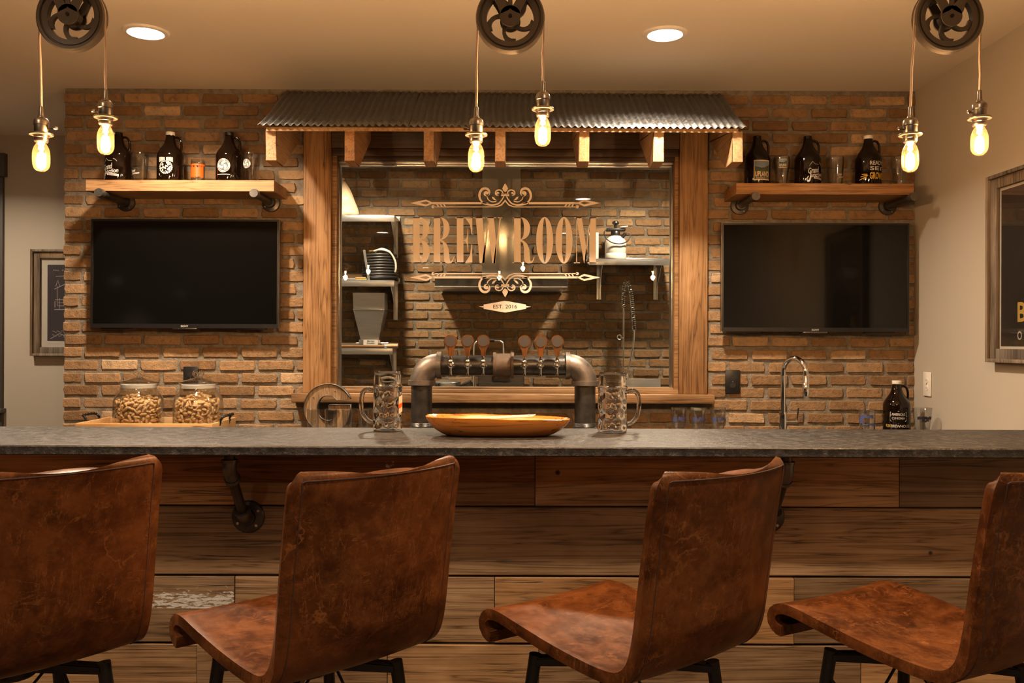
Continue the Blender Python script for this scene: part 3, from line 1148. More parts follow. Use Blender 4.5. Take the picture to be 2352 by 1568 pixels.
# ================================================================== TELEVISIONS
def tv(label, r, yaw, pitch):
    x0, x1, z0, z1 = r
    cx, cz = (x0 + x1) / 2, (z0 + z1) / 2
    w, h = (x1 - x0) / 2, (z1 - z0) / 2
    t = thing('television', label, 'television', (cx, WALL - .085, cz))
    t.rotation_euler = (pitch, 0, yaw)
    b = B()
    plate(b, [[(-w, -h), (w, -h), (w, h), (-w, h)], [(-w + .010, -h + .022), (w - .010, -h + .022), (w - .010, h - .010), (-w + .010, h - .010)]], XZ(0), .03)
    finish('bezel', b, M['tvframe'], t, 0)
    b = B()
    for a in ((-w - .002, -w, -h, h), (w, w + .002, -h, h)):
        box(b, a[0], a[1], .002, .03, a[2], a[3])
    box(b, -w, w, .002, .03, h, h + .002)
    finish('edge_trim', b, M['tvtrim'], t, 0)
    b = B(); box(b, -w + .009, w - .009, .003, .02, -h + .021, h - .009); finish('screen', b, M['tvscreen'], t, 0)
    b = B(); box(b, -w * .8, w * .8, .028, .055, -h * .8, h * .5, .008); finish('back_cover', b, M['black'], t)
    for sx in (-.74, .70):
        b = B(); box(b, w * sx - .08, w * sx + .08, .012, .035, -h - .008, -h + .001, .003)
        finish('speaker_slot', b, M['black'], t)
    b = B(); box(b, -.065, .065, .0, .02, -h - .007, -h + .0005, .002); finish('indicator_bar', b, M['tvtrim'], t)
    b = B(); add_text(b, 'SONY', lambda a, b_, h_: (a, -.0006, -h + .0105 + b_), .012, bold=.012, fit=.040, hfit=.0095); finish('logo', b, M['inkwhite'], t, 0)
    b = B(); box(b, -.2, .2, .05, .078, -.13, .13, .004); finish('wall_mount', b, M['blackmetal'], t)
    return t


tv('flat black television under the shelf with the orange glass', TVL, .006, -.004)
tv('flat black television beside the beige side wall', TVR, -.006, -.004)


# ================================================================== OUTLETS
def outlet(name, label, loc, rz, mat, mat2):
    t = thing(name, label, 'outlet', loc, rz)
    b = B(); box(b, -.040, .040, -.007, 0, -.063, .063, .003); finish('cover_plate', b, mat, t)
    for s in (-1, 1):
        b = B(); plate(b, [ell(0, s * .020, .017, .0145, 20)], XZ(-.0071, -1), .002)
        finish('receptacle', b, mat2, t, 30)
    b = B(); lathe(b, [(0, -.0092), (.003, -.009), (.0035, -.007)], 12, (0, 0, 0), 'y')
    finish('screw', b, M['zinc'], t)
    for s in (-1, 1):
        for dx in (-.006, .006):
            b = B(); box(b, dx - .001, dx + .001, -.0096, -.009, s * .020 - .004, s * .020 + .004)
            finish('slot', b, M['black'], t, 0)
    return t


p = pt(1682, 876, WALL - .004)
outlet('wall_outlet', 'black wall outlet on the brick beside the faucet', (p.x, WALL - .006, p.z), 0, M['black'], M['rubber'])
p = pt(439, 868, WALL - .004)
outlet('wall_outlet', 'black wall outlet on the brick behind a peanut jar', (p.x, WALL - .006, p.z), 0, M['black'], M['rubber'])
outlet('wall_outlet', 'white wall outlet on the beige side wall', (RWX - .001, 4.55, 1.165), -PI / 2, M['white'], M['white'])

# ================================================================== FRAMED PICTURES
def picture(label, loc, rz, w, h, matw, inner, fm=.048):
    t = thing('framed_picture', label, 'picture', loc, rz)
    for (a0, a1, c0, c1) in ((-w, -w + fm, -h, h), (w - fm, w, -h, h), (-w + fm, w - fm, h - fm, h), (-w + fm, w - fm, -h, -h + fm)):
        b = B(); box(b, a0, a1, -.030, 0, c0, c1, .003)
        finish('frame_rail', b, M['framewood'], t)
    for (a0, a1, c0, c1) in ((-w, -w + .016, -h, h), (w - .016, w, -h, h), (-w + .016, w - .016, h - .016, h), (-w + .016, w - .016, -h, -h + .016)):
        b = B(); box(b, a0, a1, -.046, -.029, c0, c1, .002)
        finish('outer_lip', b, M['framewood'], t)
    b = B(); box(b, -w + fm, w - fm, -.012, -.004, -h + fm, h - fm); finish('mat_board', b, M['matwhite'], t, 0)
    b = B(); box(b, -w + fm + matw, w - fm - matw, -.0135, -.011, -h + fm + matw, h - fm - matw); finish('print', b, inner, t, 0)
    b = B(); box(b, -w + fm, w - fm, -.018, -.016, -h + fm, h - fm); finish('glazing', b, M['glass'], t, 0)
    return t


p0 = pt(70, 572, FARY - .04)
p1 = pt(70, 817, FARY - .04)
ph = (p0.z - p1.z) / 2
pw = .28
pic = picture('weathered wood framed patent print on the far wall', (p0.x + pw, FARY - .001, (p0.z + p1.z) / 2), 0, pw, ph, .042, M['printblue'], .058)
b = B()
inkm = lambda a, b_, h: (a, -.0142, b_)
add_text(b, 'No. 101,', inkm, .02, -.09, .215, fit=.10, hfit=.012)
for pts_, w_ in (([(-.125, .175), (-.05, .18)], .003), ([(-.125, .11), (-.11, .15), (-.10, .11)], .004), ([(-.135, .09), (-.05, .13)], .004), ([(-.115, .11), (-.115, -.02)], .003), ([(-.13, .02), (-.06, .02)], .003),
                 ([(-.13, -.03), (-.13, .01)], .004), ([(-.11, .0), (-.05, .0)], .003), ([(-.11, -.02), (-.05, -.02)], .003), ([(-.135, -.045), (-.03, -.045)], .004), ([(-.10, .03), (-.10, -.04)], .003), ([(-.16, -.24), (-.10, -.205), (-.04, -.225)], .004)):
    stroke_faces(b, pts_, w_, inkm)
for k in range(2):                                     # signature scrawl
    scr = [(-.145 + .011 * q, -.192 - .026 * k + .007 * sin(q * 2.3 + k) + .004 * cos(q * 4.1)) for q in range(14)]
    stroke_faces(b, scr, .0026, inkm)
finish('printed_drawing', b, M['printink'], pic, 0)

pic = picture('weathered wood framed dark poster on the beige side wall', (RWX - .001, 3.92 - .33, 1.71), -PI / 2, .33, .415, .012, M['poster'], .060)
b = B(); add_text(b, 'B', inkm, .1, -.10, -.197, bold=.02, fit=.062, hfit=.084); finish('gold_lettering', b, M['gold'], pic, 0)
b = B(); add_text(b, 'O', inkm, .1, -.115, -.297, bold=.02, fit=.034, hfit=.038); finish('white_lettering', b, M['inkwhite'], pic, 0)

# ================================================================== BACK COUNTER
CZ, CY0 = .91, 4.06
tagged = B(); box(tagged, LWX + .02, RWX - .004, CY0, WALL - .008, CZ - .03, CZ, .003)
tag(finish('back_worktop', tagged, M['counter2'], None), 'dark stone worktop of the back counter along the brick wall', 'countertop')
t = thing('base_cabinet', 'dark painted base cabinet under the back worktop', 'cabinet', (0, CY0 + .3, 0))
b = B(); box(b, LWX + .05, RWX - .02, -.27, .32, .09, CZ - .031, .001); finish('body', b, M['cabinet'], t)
b = B(); box(b, LWX + .06, RWX - .03, -.21, .30, 0, .092); finish('plinth', b, M['black'], t)
for i in range(6):
    w_ = (RWX - LWX - .07) / 6
    bx = LWX + .05 + w_ * (i + .5)
    b = B(); box(b, bx - w_ / 2 + .006, bx + w_ / 2 - .006, -.29, -.271, .11, CZ - .05, .003); d = finish('door', b, M['cabinet'], t)
    b = B(); tube(b, [(bx + w_ / 2 - .05, -.29, .6), (bx + w_ / 2 - .05, -.315, .6), (bx + w_ / 2 - .05, -.315, .74), (bx + w_ / 2 - .05, -.29, .74)], .005, 8); finish('handle', b, M['brass'], d)

# ================================================================== THE BAR
BZ, BF, BB, FACE = 1.07, 2.564, 3.115, 2.86
BX0, BX1 = -2.75, RWX - .004
b = B()
nx, ny = 220, 2
top, bot = [], []
# slab with a chiselled front edge
ring = []
for k in range(nx + 1):
    x = BX0 + (BX1 - BX0) * k / nx
    e1 = .0018 * noise.noise((x * 30, 1, 0)) + .0012 * noise.noise((x * 90, 2, 0))
    e2 = .0018 * noise.noise((x * 30, 7, 0)) + .0012 * noise.noise((x * 90, 8, 0))
    z3 = .001 * noise.noise((x * 50, 9, 0))
    ring.append([b.verts.new(v) for v in ((x, BB, BZ), (x, BF + .003, BZ), (x, BF + e1, BZ - .004 + z3), (x, BF + .001 + e2, BZ - .015), (x, BF + e1 * .5, BZ - .026 - z3), (x, BF + .004, BZ - .030), (x, BB, BZ - .030))])
for k in range(nx):
    for j in range(7):
        b.faces.new((ring[k][j], ring[k][(j + 1) % 7], ring[k + 1][(j + 1) % 7], ring[k + 1][j]))
b.faces.new(ring[0]); b.faces.new(ring[-1][::-1])
tag(finish('granite_countertop', b, M['granite'], None, 25), 'long dark leathered granite bar top with a chiselled edge', 'countertop')

bar = thing('planked_bar', 'reclaimed plank bar front below the granite top', 'bar', (0, FACE, 0))
b = B(); box(b, BX0 + .02, BX1 - .002, .020, BB - FACE - .02, 0, BZ - .031); finish('bar_carcass', b, M['cabinet'], bar, 0)
FK = F / FACE


def fz(py):
    return H - (py - 784) / FK


def fx(px):
    return (px - 1176) / FK


rowsz = [(1036, 1163), (1163.5, 1322), (1324, 1478), (1480, 1640), (1641, 1790), (1791, None)]
joints = [[-330, 540, 1230, 2067], [-150, 1560], [-300, 541, 1138, 1826], [-520, 455, 892, 1240, 1980], [-200, 700, 1500], [-400, 300, 1100, 1900]]
rj = random.Random(3)
for ri, ((a, c), js) in enumerate(zip(rowsz, joints)):
    z1 = min(fz(a), BZ - .031)
    z0 = fz(c) if c else 0.004
    xs = [BX0 + .02] + [fx(j) for j in js if BX0 + .1 < fx(j) < BX1 - .1] + [BX1 - .002]
    for k in range(len(xs) - 1):
        g = .0012
        w2_, h2_ = (xs[k + 1] - xs[k]) / 2 - g, (z1 - z0) / 2 - .0022
        b = B()
        dep = rj.uniform(-.004, .003)
        n = 10
        rr = []
        for i in range(n + 1):
            x = -w2_ + 2 * w2_ * i / n
            wv = .0014 * noise.noise((x * 3 + k, ri * 3, 0))
            rr.append([b.verts.new(v) for v in ((x, .018, -h2_), (x, dep + .003, -h2_ + wv), (x, dep, -h2_ + .003 + wv), (x, dep, h2_ - .003 + wv), (x, dep + .003, h2_ + wv), (x, .018, h2_))])
        for i in range(n):
            for j in range(6):
                b.faces.new((rr[i][j], rr[i][(j + 1) % 6], rr[i + 1][(j + 1) % 6], rr[i + 1][j]))
        b.faces.new(rr[0]); b.faces.new(rr[-1][::-1])
        painted = ri == 2 and abs(xs[k + 1] - fx(541)) < .01
        o = finish('plank', b, M['oldwood'], bar, 25, ((xs[k] + xs[k + 1]) / 2, 0, (z0 + z1) / 2))
        if ri == 0 and abs(xs[k] - fx(540)) < .01:
            o.data.materials[0] = M['paintwood2']
        if painted:
            pm = M['paintwood']
            o.data.materials[0] = pm
            PAINT_HALF = w2_


def pipe_strut(label, px_top, px_fl, vis=True):
    fxp = pt(px_fl, 1185, FACE)
    x = fxp.x
    zt, ysv = BZ - .031, 2.667
    t = thing('pipe_bracket', label, 'bracket', (x, FACE - .004, fxp.z))
    zf = 0.0
    up = zt - fxp.z
    yv = ysv - FACE
    ze = up - .055                                    # upper bend
    A, Bv, C = Vector((0, yv, ze)), Vector((0, -.052, .012)), Vector((0, -.012, 0))
    b = B(); tube(b, [(0, yv, up), (0, yv, ze + .01)], .0165, 20); finish('riser', b, M['iron'], t)
    b = B(); tube(b, [A.lerp(Bv, .12), A.lerp(Bv, .92)], .0155, 20); finish('brace_pipe', b, M['iron'], t)
    b = B()
    path = smooth_path([(0, yv, ze + .024), (0, yv, ze - .002), A.lerp(Bv, .17)], 6)
    tube(b, path, .0215, 20)
    cyl(b, (0, yv, ze + .022), (0, yv, ze + .032), .025, 20)
    d_ = (Bv - A).normalized()
    e_ = A.lerp(Bv, .19)
    cyl(b, e_ - d_ * .006, e_ + d_ * .006, .0245, 20)
    finish('elbow', b, M['fit'], t)
    b = B()
    tube(b, smooth_path([A.lerp(Bv, .90), Bv, C], 6), .0215, 20)
    e_ = A.lerp(Bv, .90)
    cyl(b, e_ - d_ * .006, e_ + d_ * .006, .0245, 20)
    finish('elbow', b, M['fit'], t)
    b = B(); lathe(b, [(0, -.024), (.024, -.022), (.027, -.012), (.05, -.009), (.053, -.006), (.053, .003), (0, .003)], 32, (0, 0, 0), 'y')
    finish('flange', b, M['iron'], t)
    for a in (.55, 2.1, 3.7, 5.5):
        b = B(); lathe(b, [(0, -.0125), (.0045, -.0122), (.006, -.009)], 12, (.039 * cos(a), 0, .039 * sin(a)), 'y')
        finish('screw', b, M['zinc'], t)
    b = B(); lathe(b, [(0, up - .006), (.04, up - .006), (.043, up - .001), (0, up - .001)], 24, (0, yv, 0)); finish('top_flange', b, M['iron'], t)
    return t


pipe_strut('black pipe bracket under the bar top above the paint-flecked plank', 528, 572)
pipe_strut('black pipe bracket under the bar top partly hidden by a stool back', 1795, 1763)


# ================================================================== BAR STOOLS
def make_stool():
    root = thing('bar_stool', 'stool', 'stool', (0, 0, 0))
    W = .450
    raw = smooth_path([(-.064, 0, 1.097), (-.046, 0, 1.00), (-.028, 0, .88), (-.012, 0, .765), (-.002, 0, .705), (.014, 0, .670), (.044, 0, .649), (.09, 0, .643), (.16, 0, .645), (.26, 0, .654), (.36, 0, .668), (.44, 0, .6785), (.490, 0, .679), (.521, 0, .669), (.535, 0, .651), (.532, 0, .632), (.517, 0, .620), (.499, 0, .618)], 8)
    cl = [0.0]
    for i in range(1, len(raw)):
        cl.append(cl[-1] + (raw[i] - raw[i - 1]).length)
    want = [0, .0012, .003, .006, .010, .015, .021, .028] + [.028 + (cl[-1] - .028) * k / 74 for k in range(1, 75)]
    prof = []
    for w_ in want:
        i = max(1, next((k for k in range(len(cl)) if cl[k] >= w_ - 1e-9), len(cl) - 1))
        u_ = (w_ - cl[i - 1]) / max(1e-9, cl[i] - cl[i - 1])
        prof.append(raw[i - 1].lerp(raw[i], u_))
    n = len(prof)
    nv = 20
    L = [0.0]
    for i in range(1, n):
        L.append(L[-1] + (prof[i] - prof[i - 1]).length)
    b = B()
    grid = []
    for i, p in enumerate(prof):
        hw = W / 2
        rc = .028
        dt = L[i]
        if dt < rc:
            hw -= rc - math.sqrt(max(0, rc * rc - (rc - dt) ** 2))
        # seat front corners are drawn in
        u = p.x
        if p.z < .70 and u > .34:
            hw -= .010 * min(1, max(0, (u - .36) / .16)) ** 2
        backness = min(1, max(0, (p.z - .655) / .10))
        row = []
        for k in range(nv + 1):
            s = -1 + 2 * k / nv
            x = s * hw
            bow = -.052 * (1 - s * s) * backness
            dish = -.010 * (1 - s * s) * (1 - backness) * (1 if u < .46 else .3)
            row.append(b.verts.new((x, p.x + bow, p.z + dish)))
        grid.append(row)
    for i in range(n - 1):
        for k in range(nv):
            b.faces.new((grid[i][k], grid[i][k + 1], grid[i + 1][k + 1], grid[i + 1][k]))
    shell = finish('shell', b, M['leather'], root, 0)
    shell.data.polygons.foreach_set('use_smooth', [True] * len(shell.data.polygons))
    solid_apply(shell, [('SOLIDIFY', dict(thickness=.027, offset=0, use_even_offset=True)), ('BEVEL', dict(width=.0085, segments=3, limit_method='ANGLE', angle_limit=math.radians(50)))])
    shell.data.polygons.foreach_set('use_smooth', [True] * len(shell.data.polygons))
    shell.data.set_sharp_from_angle(angle=math.radians(60))
    # piped seam round the outside of the back
    def back_pt(s, i):
        p = prof[i]
        q = prof[min(i + 1, n - 1)]
        p_ = prof[max(i - 1, 0)]
        tv_ = (q - p_)
        nrm = Vector((-abs(tv_.z), 0, -tv_.x)).normalized()      # (u, z) outward
        backness = min(1, max(0, (p.z - .655) / .10))
        bow = -.052 * (1 - s * s) * backness
        return Vector((s * W / 2, p.x + bow + nrm.x * .0138, p.z + nrm.z * .0138 - (.010 * (1 - s * s) * (1 - backness))))
    idx = [i for i in range(n) if prof[i].z > .70 or prof[i].x < .05]
    lo, hi = idx[2], idx[-1]
    path = [back_pt(-.905, i) for i in range(hi, lo, -1)] + [back_pt(-.88 + 1.76 * k / 16, lo) for k in range(17)] + [back_pt(.905, i) for i in range(lo + 1, hi + 1)]
    b = B(); tube(b, path, .0016, 6); finish('seam', b, M['seam'], root)
    # swivel base
    b = B(); box(b, -.10, .10, .14, .34, .618, .630, .003); finish('mounting_plate', b, M['blackmetal'], root)
    cy = .235
    b = B(); lathe(b, [(0, .560), (.05, .560), (.055, .565), (.055, .605), (.05, .618), (0, .618)], 28, (0, cy, 0)); finish('swivel', b, M['blackmetal'], root)
    for sx in (-1, 1):
        for sy in (-1, 1):
            tx, ty = sx * .155, cy + sy * .155
            b = B()
            d = Vector((sx, sy, 0)).normalized()
            nrm = Vector((-d.y, d.x, 0)) * .017
            p0, p1 = Vector((0, cy, 0)) + d * .045, Vector((tx, ty, 0))
            vs = []
            for (q, z0, z1) in ((p0, .572, .600), (p1, .566, .586)):
                for sg in (-1, 1):
                    for z in (z0, z1):
                        vs.append(b.verts.new((q.x + sg * nrm.x, q.y + sg * nrm.y, z)))
            for q in ((0, 1, 3, 2), (4, 6, 7, 5), (0, 4, 5, 1), (2, 3, 7, 6), (0, 2, 6, 4), (1, 5, 7, 3)):
                b.faces.new([vs[i] for i in q])
            bmesh.ops.bevel(b, geom=b.edges[:], offset=.003, segments=2, affect='EDGES')
            finish('arm', b, M['blackmetal'], root)
            b = B(); cyl(b, (tx, ty, .592), (sx * .215, cy + sy * .215, 0.004), .0165, 18, .013); finish('leg', b, M['blackmetal'], root)
    for sx in (-1, 1):
        for p0, p1 in (((sx * .16, cy - .16, .53), (sx * .205, cy + .205, .12)), ((sx * .16, cy + .16, .53), (sx * .205, cy - .205, .12)),
                       ((-.16, cy + sx * .16, .53), (.205, cy + sx * .205, .12)), ((.16, cy + sx * .16, .53), (-.205, cy + sx * .205, .12))):
            b = B(); cyl(b, p0, p1, .004, 8); finish('cross_brace', b, M['blackmetal'], root)
    b = B()
    q = .187
    tube(b, [(-q, cy - q, .27), (q, cy - q, .27), (q, cy + q, .27), (-q, cy + q, .27)], .011, 12, closed=True)
    finish('footrest', b, M['blackmetal'], root)
    return root


stool = make_stool()
poses = [(-.340, 1.985, 44.0, 'distressed brown leather bar stool beside the white paint-flecked plank'),
         (.430, 1.995, 39.4, 'brown leather bar stool whose back hides the flange of a pipe bracket'),
         (1.158, 1.985, 31.5, 'brown leather bar stool at the end of the bar toward the dark poster'),
         (-1.045, 1.965, 47.0, 'brown leather bar stool showing its back at the peanut jar end of the bar')]
for i, (x, y, a, lab) in enumerate(poses):
    o = stool if i == 0 else copy_tree(stool)
    o.location = (x, y, 0)
    o.rotation_euler = (0, 0, math.radians(a))
    tag(o, lab, 'stool', 'leather bar stools along the bar')


# ================================================================== PULLEY PENDANTS
def make_bulb(parent, x, z):
    b = B()
    lathe(b, [(.0125, -.001), (.0135, -.006), (.019, -.016), (.0225, -.027), (.0232, -.036), (.0232, -.060), (.0222, -.068), (.0185, -.077), (.011, -.0835), (0, -.086)], 32, (x, 0, z))
    g = finish('bulb', b, M['bulbglass'], parent, 60)
    b = B()
    pts_ = []
    n = 150
    for i in range(n + 1):
        u = i / n
        zz = -.030 - .046 * u
        r = .0098 * math.sqrt(max(0.02, 1 - abs(2 * u - 1) ** 4))
        a = u * 2 * PI * 11
        pts_.append((x + r * cos(a), r * sin(a), z + zz))
    tube(b, pts_, .0017, 6)  # wound thick and dense, shaped to imitate the blown-out glow of the core
    finish('filament', b, M['filament'], g, 60)
    b = B(); lathe(b, [(.009, -.001), (.0075, -.008), (.0045, -.012), (.007, -.016), (.0075, -.021), (.002, -.024), (.0015, -.030), (0, -.030)], 16, (x, 0, z)); finish('stem', b, M['filament'], g, 60)
    ld = bpy.data.lights.new('bulb_lamp', 'POINT')
    ld.energy = BULB_W
    ld.color = BULB_C
    ld.shadow_soft_size = .016
    lo = bpy.data.objects.new('bulb_lamp', ld)
    COL.objects.link(lo)
    lo.parent = g
    lo.location = (x, 0, z - .052)


def make_socket(parent, x, z, key):
    """z = top of the strain relief; returns z of the bulb collar."""
    b = B()
    pr = [(0, 0), (.0052, 0), (.0062, -.003), (.0072, -.026), (.0085, -.028), (.009, -.031), (.014, -.033), (.0185, -.037), (.0200, -.041), (.0208, -.043), (.0208, -.053), (.0200, -.054), (.0192, -.055), (.0192, -.076), (.0185, -.078)]
    lathe(b, pr, 30, (x, 0, z))
    s = finish('socket', b, M['brass'], parent, 30)
    b = B(); lathe(b, [(.018, -.076), (.031, -.0765), (.0325, -.079), (.0315, -.082), (.019, -.082)], 36, (x, 0, z)); finish('shade_ring', b, M['brass'], s, 30)
    b = B(); lathe(b, [(.0195, -.082), (.0195, -.087), (.0205, -.088), (.0205, -.090), (.0192, -.091), (.0190, -.099), (.0172, -.102), (.0150, -.1035)], 30, (x, 0, z)); finish('collar', b, M['brass'], s, 30)
    if key:
        b = B(); cyl(b, (x + key * .018, 0, z - .064), (x + key * .038, -.004, z - .062), .0022, 8); lathe(b, [(0, 0), (.0045, .001), (.0055, .006), (.0045, .011), (0, .012)], 12, (x + key * .038, -.004, z - .062), 'x')
        finish('switch_key', b, M['brass'], s)
    return z - .101


def pendant(label, px_c, py_c, px_l, py_l, px_r, py_r, keys):
    D = 2.5
    c = pt(px_c, py_c, D)
    R = .0985
    t = thing('pulley_pendant', label, 'pendant light', (c.x, D, CEIL), 0, None)
    z0 = c.z - CEIL
    # wheel: grooved rim, inner ring, five bent spokes, hub
    b = B()
    lathe(b, [(.0675, -.010), (.0820, -.0115), (.0835, -.0085), (.0862, -.0085), (.0880, -.0135), (.095, -.0150), (R, -.012), (R, -.009), (.091, -.002), (.091, .002), (R, .009), (R, .012), (.095, .0150), (.0880, .0135), (.0820, .0115), (.0675, .010), (.0675, -.010)], 72, (0, 0, z0), 'y')
    wheel = finish('wheel', b, M['pulley'], t, 30)
    for k in range(5):
        a = 2 * PI * k / 5 + .35
        path = []
        for i in range(9):
            u = i / 8
            r = .018 + .053 * u
            aa = a + .75 * u * u
            path.append((r * cos(aa), r * sin(aa)))
        wd = [.013, .0115, .0105, .010, .010, .0105, .012, .016, .026]
        L_, R_ = stroke2(path, wd)
        b = B(); plate(b, [L_ + R_[::-1]], lambda p, q, h: (p, -.006 + h, z0 + q), .012)
        finish('spoke', b, M['pulley'], wheel, 30)
    b = B(); lathe(b, [(0, -.013), (.024, -.013), (.026, -.010), (.026, .010), (.024, .013), (0, .013)], 32, (0, 0, z0), 'y'); finish('hub', b, M['pulley'], wheel, 30)
    # yoke: front and back three-armed straps
    for s in (-1, 1):
        b = B()
        y = s * .022
        th = .005
        mp = lambda p, q, h: (p, y + s * h, z0 + q)
        plate(b, [ell(0, 0, .0295, .0295, 36)], mp, th)
        for sx in (-1, 1):
            path = smooth_path([(sx * .014, .012, 0), (sx * .028, .040, 0), (sx * .048, .066, 0), (sx * .078, .088, 0), (sx * .092, .094, 0)], 5)
            L_, R_ = stroke2([(p_.x, p_.y) for p_ in path], [.028 - .014 * i / len(path) for i in range(len(path))])
            plate(b, [L_ + R_[::-1]], mp, th)
            path = smooth_path([(sx * .078, .086, 0), (sx * .060, .125, 0), (sx * .016, .150, 0)], 5)
            L_, R_ = stroke2([(p_.x, p_.y) for p_ in path], [.018 - .004 * i / len(path) for i in range(len(path))])
            plate(b, [L_ + R_[::-1]], mp, th)
        L_, R_ = stroke2([(0, .02), (0, .08), (0, .16)], [.014, .010, .016])
        plate(b, [L_ + R_[::-1]], mp, th)
        finish('yoke', b, M['pulley'], t, 30)
    for sx in (-1, 1):
        b = B(); box(b, sx * .090 - .008, sx * .090 + .008, -.027, .027, z0 + .078, z0 + .098, .003)
        finish('cord_guard', b, M['pulley'], t, 30)
    b = B(); lathe(b, [(0, -.030), (.005, -.030), (.0055, -.027), (.0055, .027), (.005, .030), (0, .030)], 14, (0, 0, z0), 'y'); finish('axle', b, M['blackmetal'], t, 30)
    b = B(); box(b, -.018, .018, -.028, .028, z0 + .142, z0 + .170, .004); cyl(b, (0, 0, z0 + .168), (0, 0, -.02), .008, 16); finish('stem_rod', b, M['pulley'], t, 30)
    b = B(); lathe(b, [(0, -.03), (.02, -.03), (.05, -.022), (.062, -.006), (.062, -.001), (0, -.001)], 36); finish('ceiling_canopy', b, M['pulley'], t, 30)
    # cord over the groove, sockets, bulbs
    pl, pr_ = pt(px_l, py_l, D), pt(px_r, py_r, D)
    xl, xr = pl.x - c.x, pr_.x - c.x
    zl, zr = pl.z - CEIL, pr_.z - CEIL
    rc = .0945
    path = [(xl, 0, zl)]
    for u in (.2, .45, .7, .9):
        path.append((xl + (-rc - xl) * u + .0012 * sin(u * 9 + c.x), .0, zl + (z0 - zl) * u))
    path += [(rc * cos(a), 0, z0 + rc * sin(a)) for a in [PI - PI * i / 14 for i in range(15)]]
    for u in (.1, .3, .55, .8):
        path.append((rc + (xr - rc) * u + .0012 * sin(u * 8 + c.x), 0, z0 + (zr - z0) * u))
    path.append((xr, 0, zr))
    b = B(); tube(b, path, .0034, 10); finish('cord', b, M['cord'], t)
    for x, z, ky in ((xl, zl, keys[0]), (xr, zr, keys[1])):
        zb = make_socket(t, x, z, ky)
        make_bulb(t, x, zb)
    return t


pendant('black pulley pendant with two filament bulbs above the peanut jar end of the bar', 166, 40, 95, 245, 243, 206, (1, -1))
pendant('black pulley pendant with two filament bulbs hanging before the awning', 1172, 44, 1094, 246, 1247, 187, (-1, 0))
pendant('black pulley pendant with two filament bulbs beside the beige side wall', 2176, 44, 2091, 246, 2250, 208, (-1, -1))


# ================================================================== GROWLERS AND GLASSES
GR = .0675


def growler_r(z):
    return GR


def make_growler(label, loc, cap, decals, group='beer growlers'):
    t = thing('beer_growler', label, 'growler', loc, 0, group)
    b = B()
    lathe(b, [(0, .002), (.058, .0), (.065, .004), (GR, .010), (GR, .146), (.0655, .156), (.060, .168), (.051, .182), (.0405, .196), (.0325, .209), (.027, .224), (.0235, .240), (.0212, .250), (.0225, .252), (.0225, .256), (.0208, .2575), (.0208, .268), (.0195, .2695), (.015, .2695), (.015, .262)], 44)
    body = finish('bottle', b, M['amber'], t, 40)
    b = B()
    path = smooth_path([(.022, 0, .243), (.034, 0, .246), (.047, 0, .240), (.0555, 0, .224), (.0585, 0, .203), (.0575, 0, .182), (.052, 0, .170), (.046, 0, .170)], 5)
    tube(b, path, .0062, 12)
    finish('handle', b, M['amber'], t, 60)
    if cap:
        b = B(); lathe(b, [(.0225, .2555), (.0232, .257), (.0232, .2715), (.0222, .273), (0, .2735)], 32)
        finish('cap', b, cap, t, 30)
    for fn in decals:
        fn(t)
    return t


def dec_grand(ang, mat=None):
    def fn(t):
        mp = wrap(growler_r, ang)
        b = B()
        add_text(b, 'Grand', mp, .03, -.012, .080, bold=.018, shear=.35, fit=.062, hfit=.030, rot=.16)
        add_text(b, 'Junction', mp, .03, .004, .054, bold=.018, shear=.35, fit=.088, hfit=.030, rot=.10)
        pts_ = smooth_path([(-.040, .050, 0), (-.048, .036, 0), (-.044, .022, 0), (-.034, .026, 0), (-.028, .050, 0)], 5)
        stroke_faces(b, [(p_.x, p_.y) for p_ in pts_], .0045, mp)
        stroke_faces(b, [(-.038, .102), (-.020, .124), (-.006, .112), (.016, .110)], [.001, .0025, .0018, .001], mp)
        stroke_faces(b, [(.022, .122), (.034, .116), (.040, .108)], .002, mp)
        for k in range(6):
            x0, x1 = -.014 + .0105 * k, -.014 + .0105 * (k + 1)
            f0, f1 = .041 - .10 * x0, .041 - .10 * x1
            plate(b, [[(x0, f0 - .0055), (x1, f1 - .0055), (x1, f1 + .0055), (x0, f0 + .0055)]], mp)
        finish('printed_logo', b, M['inkwhite'], t, 0)
        b = B()
        add_text(b, 'BREWING CO.', wrap(growler_r, ang, .0014), .01, .018, .039, bold=.01, fit=.050, hfit=.0058, rot=-.10)
        finish('printed_banner_text', b, M['inkblack'], t, 0)
    return fn


def arc_text(b, body, mp, cx, cy, r, a_mid, size, flip=False, span=None):
    chars = list(body)
    n = len(chars)
    span = span or n * size * .75 / r
    for i, ch in enumerate(chars):
        if ch == ' ':
            continue
        u = (i + .5) / n - .5
        a = a_mid + (u * span if flip else -u * span)
        x, y = cx + r * cos(a), cy + r * sin(a)
        add_text(b, ch, mp, size, x, y, bold=.02, rot=(a + PI / 2 if flip else a - PI / 2))


